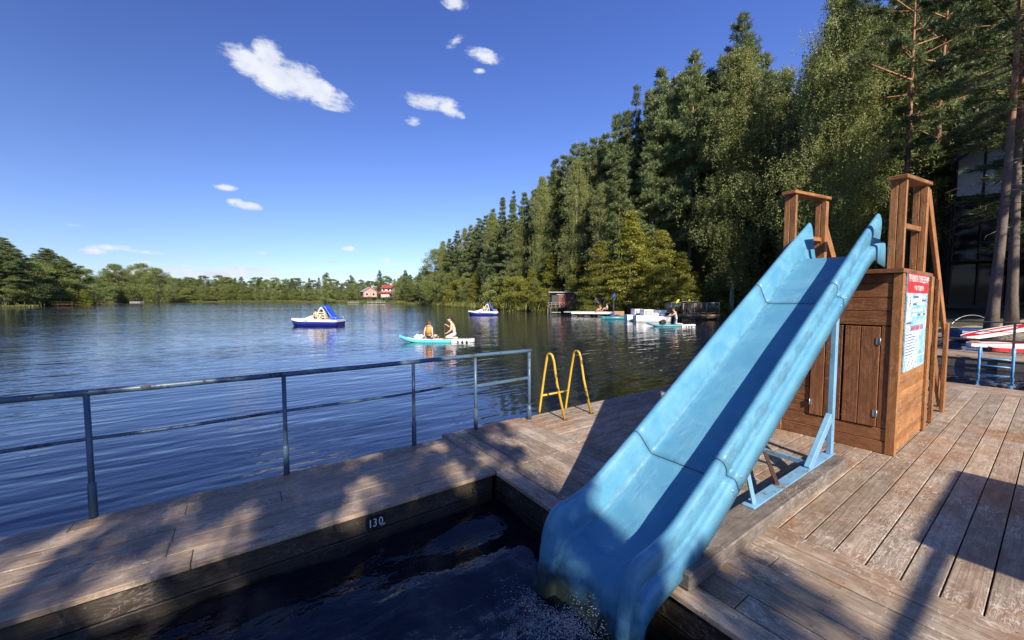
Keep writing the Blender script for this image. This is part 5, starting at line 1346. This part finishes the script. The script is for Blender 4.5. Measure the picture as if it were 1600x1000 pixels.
def conifer(h, R_, z0, kind, dens=1.0, fine=1.0):
    mb = MB(); pts, rs = trunk_path(h, (.0085 if kind == 'open' else .011) * h + .03, .02, .012); mb.tube(pts, rs, 9)
    C = []; A = []
    z = z0 * h
    while z < h - .25:
        t = (z - z0 * h) / (h - z0 * h)
        nb = random.randint(5, 7) if kind != 'open' else random.randint(3, 5)
        a0 = random.uniform(0, 6.28)
        for k in range(nb):
            a = a0 + 6.28 * k / nb + random.uniform(-.35, .35)
            if kind == 'spruce': L = R_ * (1 - t) ** .85 * random.uniform(.75, 1.1) + .25; el = R(-22 + 50 * t); dr = -.25
            elif kind == 'pine': L = R_ * (min(1, .55 + t * 2.2) * (1 - t ** 1.6) ** .95) * random.choice((.5, .75, .9, 1, 1.25)) * random.uniform(.85, 1.1) + .3; el = R(2 + 40 * t); dr = -.05
            else: L = R_ * (min(1, .35 + t * 2.5) * (1 - t ** 3) ** .6) * random.uniform(.45, 1.25) + .3; el = R(-5 + 50 * t); dr = .02
            p0 = on_path(pts, z + random.uniform(-.15, .15))
            d = np.array([math.cos(a) * math.cos(el), math.sin(a) * math.cos(el), math.sin(el)]); side = np.array([-math.sin(a), math.cos(a), 0])
            N = max(3, int(L * 4))
            bp = [tuple(p0 + d * L * s + np.array([0, 0, dr * L * s * s])) for s in np.linspace(0, 1, 5)]
            if L > .9: mb.tube(bp, [max(.012, L * .017) * (1 - .8 * s) for s in np.linspace(0, 1, 5)], 5, False)
            s0 = .22 if kind != 'open' else .5
            m_ = max(4, int(L * 9 * dens))
            s = s0 + (1 - s0) * rng.uniform(0, 1, m_) ** .8
            lat = rng.uniform(-1, 1, m_) * (.26 * L) * np.sqrt(np.clip(1 - s ** 2, .06, 1)) * np.clip(s * 1.5, 0, 1)
            P = p0 + d[None] * (L * s)[:, None] + np.array([0, 0, 1])[None] * (dr * L * s * s)[:, None] + side[None] * lat[:, None] + rng.normal(0, .06, (m_, 3))
            if kind == 'spruce': P[:, 2] -= rng.uniform(0, .35, m_) * L * .2
            o_ = unit(d[None] * .8 + side[None] * np.sign(lat)[:, None] * .6 + np.array([0, 0, .35 if kind != 'spruce' else -.25])[None])
            C.append(P); A.append(o_)
        z += (h / 27) * random.uniform(.75, 1.3) * (1.1 if kind == 'open' else 1)
    C = np.concatenate(C); A = np.concatenate(A)
    q = int(13 * fine)
    C = np.repeat(C, q, 0); A = np.repeat(A, q, 0); n = len(C)
    a = unit(A * .75 + rand_dirs(n)); s = (.20 if kind != 'spruce' else .17) / math.sqrt(fine) * rng.uniform(.6, 1.3, (n, 1)) * 2
    C = C + a * s * .5 + rng.normal(0, .05, (n, 3))
    b = unit(np.cross(a, rand_dirs(n))) * s * .075
    mt = M['spruce_needles'] if kind == 'spruce' else M['pine_needles']
    cr = leaf_mesh('needle_crown', C, a * s * .5, b, rng.uniform(0, 1, n), mt)
    if kind == 'open':                                   # dead snags below the crown
        for _ in range(26):
            z = random.uniform(.25, .62) * h; a_ = random.uniform(0, 6.28); L = random.uniform(.6, 2.8); p0 = on_path(pts, z)
            pp = []; e = random.uniform(-.3, .3); x = np.array(p0)
            for k in range(6):
                pp.append(tuple(x)); a_ += random.uniform(-.3, .3); e += random.uniform(-.3, .25); x = x + np.array([math.cos(a_), math.sin(a_), e]) * L / 5
            mb.tube(pp, [.035, .028, .022, .016, .010, .004], 5, False)
    return cr, wood_mesh('pine_trunk', mb, M['pine_bark'] if kind != 'spruce' else M['bark']), h
def birch(h, R_, n_strand, leaf, z0=.14, stems=1):
    mb = MB(); C = []
    allp = []
    for s_ in range(stems):
        pts, rs = trunk_path(h * (1 - .12 * s_), .0062 * h + .03, .015, .03 + .03 * s_, 14); mb.tube([(x + .35 * s_, y, z) for x, y, z in pts], rs, 8); allp.append([(x + .35 * s_, y, z) for x, y, z in pts])
    for _ in range(n_strand):
        pts = random.choice(allp); hh = pts[-1][2]
        t = random.uniform(0, 1) ** .85; z = hh * (z0 + (1 - z0) * t)
        env = R_ * (math.sin(math.pi * min(1, .22 + .78 * t) ** 1.15) ** .75) * (.8 + .3 * math.sin(t * 23 + 2) * math.sin(t * 9))
        a = random.uniform(0, 6.28); L = abs(env) * random.uniform(.25, 1.1) * (1 + .28 * math.sin(a * 3 + t * 11) + .15 * math.sin(a * 5 - t * 17)) + .12
        e = np.array([math.cos(a), math.sin(a), 0]); p0 = on_path(pts, max(z - L * .9, hh * .06)); tip = on_path(pts, z) * np.array([1, 1, 0]) + e * L + np.array([0, 0, z])
        mid = p0 * .45 + tip * .55 + np.array([0, 0, .14 * L])
        if random.random() < .22: mb.tube([tuple(p0), tuple(mid), tuple(tip)], [.012 + L * .006, .010 + L * .003, .005], 4, False)
        m_ = random.randint(9, 14); spread = .30 + .10 * L                    # a spray of hanging twigs round each limb tip
        for _k in range(m_):
            ln = random.uniform(.4, 1.7) * (h / 22) * (1.1 - .6 * t); k = int(12 * ln + 5); s = rng.uniform(0, 1, k); o2 = rng.normal(0, spread, 2)
            q = tip + np.array([o2[0], o2[1], rng.normal(0, .15)]) - e * abs(rng.normal(0, .25 * L))
            C.append(q[None] + np.stack([rng.normal(0, .085, k) + e[0] * .10 * np.sin(s * 3), rng.normal(0, .085, k) + e[1] * .10 * np.sin(s * 3), -s * ln], 1))
        s = rng.uniform(.3, 1, 10); C.append(p0[None] * (1 - s)[:, None] + tip[None] * s[:, None] + np.array([0, 0, .1]) + rng.normal(0, .16, (10, 3)))
    C = np.concatenate(C)
    return leaves_at('leaf_crown', C, leaf, .62, M['birch_leaves'], np.array([[0, 0, -.7]]), 1.0), wood_mesh('birch_trunk', mb, M['birch_bark']), h
def broadleaf(h, R_, clumps, per, leaf, mt, z0=.12, cone=0.0, flat=1.0):
    mb = MB(); pts, rs = trunk_path(h * .85, .010 * h + .05, .03, .03); mb.tube(pts, rs, 8); C = []
    for _ in range(clumps):
        t = random.uniform(0, 1); zc = h * (z0 + (1 - z0) * t)
        env = R_ * (math.sin(math.pi * (.12 + .86 * t)) ** .6 * (1 - cone) + cone * (1.05 - t))
        a = random.uniform(0, 6.28); rr = env * math.sqrt(random.uniform(.08, 1))
        c = np.array([math.cos(a) * rr, math.sin(a) * rr, zc]); cr = R_ * random.uniform(.13, .30) * (.7 + .5 * (1 - t))
        if random.random() < .5:
            p0 = on_path(pts, max(0, zc - rr * .8)); mb.tube([tuple(p0), tuple((p0 + c) / 2 + np.array([0, 0, .1])), tuple(c)], [.02 + .006 * rr, .015, .006], 4, False)
        m_ = int(per * random.uniform(.6, 1.4)); d = rand_dirs(m_); r_ = cr * rng.uniform(.2, 1.05, (m_, 1)) ** .6
        C.append(c[None] + d * r_ * np.array([[1.15, 1.15, .8 * flat]]) + rng.normal(0, .04, (m_, 3)))
    C = np.concatenate(C)
    return leaves_at('leaf_crown', C, leaf, .7, mt), wood_mesh('trunk', mb, M['bark']), h
PROTO = {
    'pine': [conifer(22, 2.9, .20, 'pine', 1.3), conifer(22, 3.2, .28, 'pine', 1.3), conifer(22, 2.5, .14, 'pine', 1.35), conifer(22, 2.9, .32, 'pine', 1.25)],
    'big_pine': [conifer(28, 4.4, .26, 'pine', 1.25), conifer(28, 5.0, .34, 'open', 1.25)],
    'tall_pine': [conifer(27, 4.2, .46, 'open', 1.35, 1.6), conifer(27, 3.8, .52, 'open', 1.2, 1.6)],
    'spruce': [conifer(22, 3.0, .06, 'spruce', 1.15), conifer(22, 2.5, .05, 'spruce', 1.2)],
    'birch': [birch(22, 2.9, 640, .13), birch(22, 2.6, 560, .13, .1, 2)],
    'big_birch': [birch(26, 4.4, 1250, .115, .1, 2)],
    'leafy': [broadleaf(12, 3.4, 120, 200, .16, M['leaves']), broadleaf(12, 4.4, 140, 200, .17, M['leaves'], .08), broadleaf(14, 3.0, 110, 210, .15, M['leaves'], .1, .5)],
    'yellow': [broadleaf(9, 2.3, 150, 110, .13, M['yellow_leaves'], .05, .95, .5), broadleaf(9, 2.6, 150, 110, .13, M['yellow_leaves'], .05, .7, .5)],
    'shade': [broadleaf(11, 2.3, 40, 420, .12, M['leaves'], .28), broadleaf(11, 2.5, 32, 420, .12, M['leaves'], .3)],
    'bush': [broadleaf(3, 1.8, 60, 170, .11, M['leaves'], .02), broadleaf(3, 2.2, 60, 170, .11, M['yellow_leaves'], .02, .3)],
}
print({k: [len(p[0].polygons) for p in v] for k, v in PROTO.items()})
NAMES = {'shade': ('leafy_tree', 'tree'), 'pine': ('pine_tree', 'pine tree'), 'big_pine': ('pine_tree', 'pine tree'), 'tall_pine': ('pine_tree', 'pine tree'), 'spruce': ('spruce_tree', 'spruce tree'), 'birch': ('birch_tree', 'birch tree'),
         'big_birch': ('birch_tree', 'birch tree'), 'leafy': ('leafy_tree', 'tree'), 'yellow': ('leafy_tree', 'tree'), 'bush': ('bush', 'bush')}
def plant(kind, X, D, h, label, group=None, var=None, wide=1.0):
    cr, tr, ph = PROTO[kind][random.randrange(len(PROTO[kind])) if var is None else var]
    s = h / ph
    r = thing(NAMES[kind][0], label, NAMES[kind][1], cw(X, D, gz(X, D) - .1), random.uniform(0, 6.28), group)
    w = s ** .75 * wide if kind in ('pine', 'spruce', 'big_pine', 'tall_pine') else s * wide
    r.scale = (w, w, s)
    a = bpy.data.objects.new('trunk' if kind != 'bush' else 'stem', tr); COL.objects.link(a); a.parent = r
    b = bpy.data.objects.new('crown', cr); COL.objects.link(b); b.parent = r
    return r
def plant_px(kind, px, py, D, label, group=None, var=None, wide=1.0):
    """a tree at the pixel column px whose top reaches the pixel row py"""
    X = (px - 800) / 600 * D; top = EYE + (467 - py) / 600 * D
    return plant(kind, X, D, max(1.0, top - gz(X, D) + .1), label, group, var, wide)

# the wooded slope on the right, named trees first
TALL = [('big_pine', 1147, 40, 46, 'broad topped tall pine rising highest beside the blue sky gap, behind the drooping birch', 0, 1.0),
        ('birch', 1142, 92, 40.5, 'tall drooping pale green birch in front of the broad topped pine', 0, 1.05),
        ('birch', 1214, 118, 47, 'birch with a thin top just left of the sky gap', 1, .9),
        ('pine', 1076, 92, 47, 'tall dark pine left of the drooping birch with a rounded top', 1, 1.0),
        ('pine', 1028, 114, 50, 'dark pine with two pointed tops above the yellow green trees', 0, 1.0),
        ('spruce', 989, 143, 55, 'narrow pointed spruce spire standing out on the falling skyline', 1, .8),
        ('pine', 960, 190, 58, 'pine just left of the narrow spruce spire', 2, 1.0),
        ('pine', 925, 219, 62, 'paired blunt topped pine in the middle of the skyline, right one', 1, .9),
        ('pine', 897, 224, 65, 'paired blunt topped pine in the middle of the skyline, left one', 3, .9),
        ('pine', 868, 250, 69, 'pine topping the skyline above the red boathouse', 0, .9),
        ('birch', 848, 280, 66, 'pale birch on the skyline left of the red boathouse', 0, .8),
        ('spruce', 803, 301, 80, 'dark pointed spruce halfway down the falling skyline', 0, .8),
        ('big_birch', 1292, -6, 33, 'large pale birch filling the sky to the right of the blue gap', 0, 1.0),
        ('tall_pine', 1404, -60, 29, 'pine with a bare orange upper trunk to the right of the large birch', 0, 1.0),
        ('tall_pine', 1549, -150, 17.2, 'tall bare trunked pine in front of the chalet, left of a close pair', 1, 1.0),
        ('tall_pine', 1583, -140, 18.2, 'tall bare trunked pine in front of the chalet, right of a close pair', 0, 1.0),
        ('pine', 1690, -110, 20.5, 'pine leaning its low branches into the photo edge beside the chalet', 0, 1.7),
        ('big_pine', 1458, -70, 31, 'dark pine with sweeping limbs left of the chalet gable', 1, 1.0),
        ('pine', 1500, -60, 38, 'dark pine rising behind the chalet roof ridge', 1, 1.2),
        ('pine', 1600, -90, 42, 'dark pine behind the chalet at the photo edge', 0, 1.2),
        ('birch', 1255, 96, 44, 'slim birch between the sky gap and the large pale birch', 1, .8)]
for X, D, h in ((40, 21, 24), (43.5, 17, 25), (38.5, 15.5, 22), (46, 22, 26), (47, 12, 25), (42, 9, 24), (36.5, 10.5, 21)):
    plant('pine', X, D, h, 'one of the pines past the photo edge that shade the chalet', 'pines shading the chalet', None, 1.6)
for X, D in ((24.4, 6.3), (27.5, 8)): plant('tall_pine', X, D, 20, 'one of the pines past the photo edge that shade the chalet', 'pines shading the chalet', None, 1.2)
for k, px, py, D, lab, var, wd_ in TALL: plant_px(k, px, py, D, lab, None, var, wd_)
SUNLIT = [(983, 332, 44, 'yellow green pointed tree, tallest of the sunlit trees above the grey jetty', 0), (1031, 362, 43, 'yellow green tree right of the tallest sunlit one', 1), (938, 378, 46, 'yellow green bushy tree above the plank screen', 1),
          (906, 404, 57, 'yellow green bushy tree right above the red boathouse', 1), (1064, 395, 42, 'low yellow green tree above the wooden bench', 0), (860, 396, 63, 'small yellow green tree left above the red boathouse roof', 0), (832, 420, 64, 'small bright tree at the water edge left of the red boathouse', 0)]
for px, py, D, lab, var in SUNLIT: plant_px('yellow', px, py, D, lab, None, var, 1.15)
for px, py, D, k in ((1006, 372, 45, 'yellow'), (962, 402, 45.5, 'leafy'), (918, 424, 53, 'yellow'), (1047, 415, 43.5, 'leafy'), (1084, 425, 43, 'yellow'), (975, 428, 45, 'yellow'), (946, 415, 48, 'yellow'), (1020, 405, 44.2, 'leafy')):
    plant_px(k, px, py, D, 'one of the sunlit young trees crowding the bank above the jetties', 'sunlit young trees above the jetties', None, 1.1)
# the skyline from the far end up the slope
line = [(684, 392, 122, 'leafy'), (692, 378, 116, 'birch'), (703, 372, 112, 'pine'), (716, 360, 108, 'pine'), (727, 357, 104, 'birch'), (737, 350, 101, 'pine'), (749, 340, 97, 'pine'), (760, 337, 94, 'pine'), (771, 327, 91, 'pine'), (786, 313, 88, 'pine'),
        (819, 302, 80, 'pine'), (835, 296, 77, 'pine'), (880, 243, 70, 'pine'), (910, 232, 67, 'pine'), (943, 212, 64, 'pine'), (975, 185, 60, 'pine'), (1008, 150, 57, 'pine'), (1048, 128, 54, 'pine'), (1062, 120, 51, 'pine'), (1100, 118, 50, 'pine'), (1122, 96, 51, 'pine'), (1178, 92, 50, 'pine'), (1195, 118, 52, 'pine')]
for px, py, D, k in line:
    plant_px(k, px, py, D, {'pine': 'one of the dark pines along the falling skyline of the right bank', 'birch': 'one of the pale birches at the low end of the right bank skyline', 'leafy': 'leafy tree at the very end of the right bank skyline'}[k], 'skyline trees of the right bank', None, .95)
# the wood behind and under them
cnt = 0
def edge_D(px):
    """where the bank begins along a pixel column"""
    xs = [684, 720, 760, 800, 850, 900, 950, 1000, 1050, 1120, 1180, 1250, 1330, 1420, 1500, 1640]
    ds = [116, 98, 80, 69, 61, 54, 47, 44.5, 44, 42.5, 40, 36, 32, 27, 24, 20]
    return float(np.interp(px, xs, ds))
def sky_y(px):
    return float(np.interp(px, [684, 740, 800, 850, 900, 960, 1028, 1076, 1147, 1200, 1225, 1260, 1300, 1400, 1640], [388, 348, 302, 268, 226, 195, 120, 100, 70, 120, 160, 110, 0, -40, -60]))
for px in np.arange(690, 1660, 15.0):
    for lay in range(3):
        p = px + random.uniform(-9, 9); D = edge_D(p) + (3 + lay * 5 + random.uniform(0, 4)) * (1 + 3 / edge_D(p) * 4)
        if 1440 < p and D < 40: continue
        y = sky_y(p); top = y + (467 - y) * random.uniform(.06, .30 + .14 * (2 - lay))
        plant_px(random.choice(['pine', 'pine', 'spruce', 'pine', 'pine', 'birch'] if lay else ['pine', 'birch', 'pine', 'spruce', 'pine']), p, top, D, 'one of the crowded forest trees filling the wooded right bank below the skyline', 'trees filling the right bank')
for px in np.arange(1250, 1400, 22.0):
    p = px + random.uniform(-8, 8); plant_px(random.choice(['leafy', 'spruce', 'leafy']), p, random.uniform(250, 390), edge_D(p) + random.uniform(1, 8), 'one of the shaded undergrowth trees behind the slide tower', 'undergrowth trees behind the tower')
# waterside bushes
for px in np.arange(684, 860, 8.5):
    p = px + random.uniform(-4, 4); D = edge_D(p) + random.uniform(-1.5, 2.0)
    plant_px(random.choice(['bush', 'leafy', 'yellow', 'leafy']), p, random.uniform(425, 455) - (860 - p) * .05, D, 'one of the bushes hanging over the water left of the red boathouse', 'waterside bushes left of the boathouse')
for px in list(np.arange(904, 1130, 15.0)) + list(np.arange(1130, 1300, 20)):
    p = px + random.uniform(-5, 5); D = edge_D(p) + random.uniform(.3, 2.5)
    plant_px(random.choice(['bush', 'leafy', 'bush']), p, random.uniform(440, 468), D, 'one of the low bushes at the water edge behind the jetties', 'bushes behind the jetties')
for px, py, D in ((908, 462, 50), (1128, 470, 40.5)):
    plant_px('bush', px, py, D, 'leafy bush close beside the jetties, nearer than the wood', 'bushes behind the jetties')
# left point
for px, py, D, k in [(22, 380, 112, 'pine'), (62, 395, 124, 'pine'), (84, 392, 128, 'pine'), (112, 410, 131, 'pine'), (8, 410, 99, 'leafy'), (30, 412, 104, 'leafy'), (55, 410, 113, 'leafy'), (80, 415, 118, 'leafy'), (-40, 360, 96, 'pine'), (-12, 362, 98, 'pine'), (12, 371, 100, 'pine'), (32, 388, 106, 'pine'), (50, 402, 118, 'pine'), (76, 386, 118, 'pine'), (90, 396, 121, 'leafy'), (104, 402, 122, 'pine'), (122, 412, 126, 'leafy'), (138, 422, 128, 'leafy'), (66, 420, 114, 'leafy'), (40, 425, 108, 'leafy'), (20, 430, 103, 'leafy'), (0, 420, 101, 'leafy'), (88, 440, 117, 'yellow'), (110, 446, 119, 'yellow'), (132, 452, 122, 'yellow'), (60, 448, 113, 'bush')]:
    plant_px(k, px, py, D + 3, {'pine': 'one of the dark pines on the near wooded point at the left', 'leafy': 'one of the leafy trees under the pines on the left point', 'yellow': 'one of the pale waterside trees on the tip of the left point', 'bush': 'low bush by the rusty jetty on the left point'}[k], 'trees of the left point', None, 1.7 if k == 'pine' else 1.5)
for px, py, D, lab in [(184, 414, 205, 'broad round tree left of the far shore dip'), (222, 413, 214, 'broad round tree with a ragged right side, second hump of the far wood'), (248, 420, 216, 'smaller tree right of the second hump of the far wood')]:
    plant_px('leafy', px, py, D, lab, None, 1, 1.0)
for px, py, D, lab, k in [(512, 426, 185, 'large round tree standing out on the far shore left of the houses', 'leafy'), (549, 430, 205, 'round tree just left of the pink house', 'leafy'), (594, 422, 215, 'tall pine behind the red roofed house', 'pine'), (634, 421, 165, 'tall tree on the far shore right of the red roofed house', 'pine'), (656, 425, 150, 'tree between the houses and the wooded bank', 'pine')]:
    plant_px(k, px, py, D, lab, None, None, 1.2)
for px in np.arange(148, 690, 7.0):
    p = px + random.uniform(-4, 4)
    D0_ = float(np.interp(p, [140, 175, 215, 260, 450, 560, 640, 690], [150, 185, 232, 240, 236, 206, 160, 130]))
    for lay in range(2):
        y = float(np.interp(p, [140, 180, 260, 300, 450, 540, 620, 690], [440, 428, 430, 433, 436, 438, 434, 425])) + random.uniform(-3, 5) + (14 if lay == 0 else 0)
        if 566 < p < 618 and lay == 0: y = max(y, 463)
        D = D0_ + (5 + random.uniform(0, 6) if lay == 0 else 18 + random.uniform(0, 14))
        if 566 < p < 618 and D < 205: D = 181 if lay == 0 else 212
        plant_px(random.choice(['leafy', 'leafy', 'leafy', 'birch'] if lay == 0 else ['leafy', 'pine', 'leafy', 'leafy']), p, y, D, 'one of the small trees making up the even wood along the far shore', 'trees of the far shore', None, 1.5)
# reeds along the far shores
P = []; 
for i in range(len(SH) - 1):
    a, b = SH[i], SH[i + 1]; L = np.hypot(*(b - a)); mid = (a + b) / 2
    if mid[1] < 60 or L < 1: continue
    for _ in range(int(L * 26)):
        t = rng.uniform(); q = a + (b - a) * t; nrm = np.array([-(b - a)[1], (b - a)[0]]) / L
        q = q + nrm * rng.normal(0, .9); k = .35 + .65 * (math.sin(q[0] * .21) * math.sin(q[1] * .13 + 1) > -.2)
        P.append((q[0], q[1], k))
P = np.array(P); n = len(P); W = np.stack([P[:, 0] * CY + P[:, 1] * SY, -P[:, 0] * SY + P[:, 1] * CY, np.full(n, WATER_Z)], 1)
hgt = rng.uniform(.7, 1.6, n) * P[:, 2]; A = unit(np.stack([rng.normal(0, .15, n), rng.normal(0, .15, n), np.ones(n)], 1)) * (hgt / 2)[:, None]
B = unit(np.cross(A, rand_dirs(n))) * .09
ro = bpy.data.objects.new('reeds', leaf_mesh('reeds', W + A, A, B, rng.uniform(0, 1, n), M['reed_blades'])); COL.objects.link(ro)
tag(ro, 'pale green reeds fringing the far shores', 'reeds', kind='stuff')
# trees standing behind the viewer; their crowns are shaped to throw broken shade over the walkway, the pool and the foot of the slide
SHADE = [(-2.6, -9.0, 'slender shore tree nearest the pool ladder side behind the pool'), (-5.0, -9.4, 'slender shore tree in the middle behind the pool'), (-7.6, -9.0, 'slender shore tree farthest along behind the pool')]
clumps = [[], [], []]
for gu_ in np.arange(-5.6, 2.7, .25):
    for gv in np.arange(-.2, 6.0, .25):
        u, v = gu_ + random.uniform(-.12, .12), gv + random.uniform(-.12, .12)
        lim = 2.45 + .25 * math.sin(v * 2.1)
        if u > lim or random.random() > (.61 if u < lim - .5 else .46): continue
        if math.sin(u * 1.9 + v * .8) + math.sin(v * 2.3 - u * 1.1) > 1.62: continue          # a few wider gaps
        z = random.uniform(4.6, 8.2); p = Vector((u, v, 0)) - LIGHT * z
        p.z = z
        k = min(range(3), key=lambda q: abs(SHADE[q][0] - p.x)); clumps[k].append(np.array(p))
for (bu, bv, lab), cl in zip(SHADE, clumps):
    X = bu * CY - bv * SY; D = bu * SY + bv * CY; base = np.array([bu, bv, max(gz(X, D), -.2) - .1])
    r = thing('leafy_tree', lab, 'tree', tuple(base)); mb = MB(); pts, rs = trunk_path(8.4, .13, .03, .02); mb.tube(pts, rs, 8); C = []
    for c in cl:
        q = c - base; m_ = random.randint(110, 200); d = rand_dirs(m_); C.append(q[None] + d * (random.uniform(.10, .21) * rng.uniform(.1, 1.1, (m_, 1)) ** .5) + rng.normal(0, .03, (m_, 3)))
        if random.random() < .5: p0 = on_path(pts, max(1.5, q[2] - 1.2)); mb.tube([tuple(p0), tuple((p0 + q) / 2 + np.array([0, 0, .15])), tuple(q)], [.03, .018, .006], 4, False)
    add_obj('trunk', wood_mesh('trunk', mb, M['bark']), r); add_obj('crown', leaves_at('leaf_crown', np.concatenate(C), .09, .7, M['leaves']), r)
for k, u, v, h, wd_ in (('shade', -10.2, -8, 11.5, 1.0), ('shade', -9.0, -11.5, 14, 1.1)):
    X = u * CY - v * SY; D = u * SY + v * CY
    plant(k, X, D, h, 'one of the shore trees off to the side behind the pool', 'shore trees behind the pool', int(u) % 2, wd_)
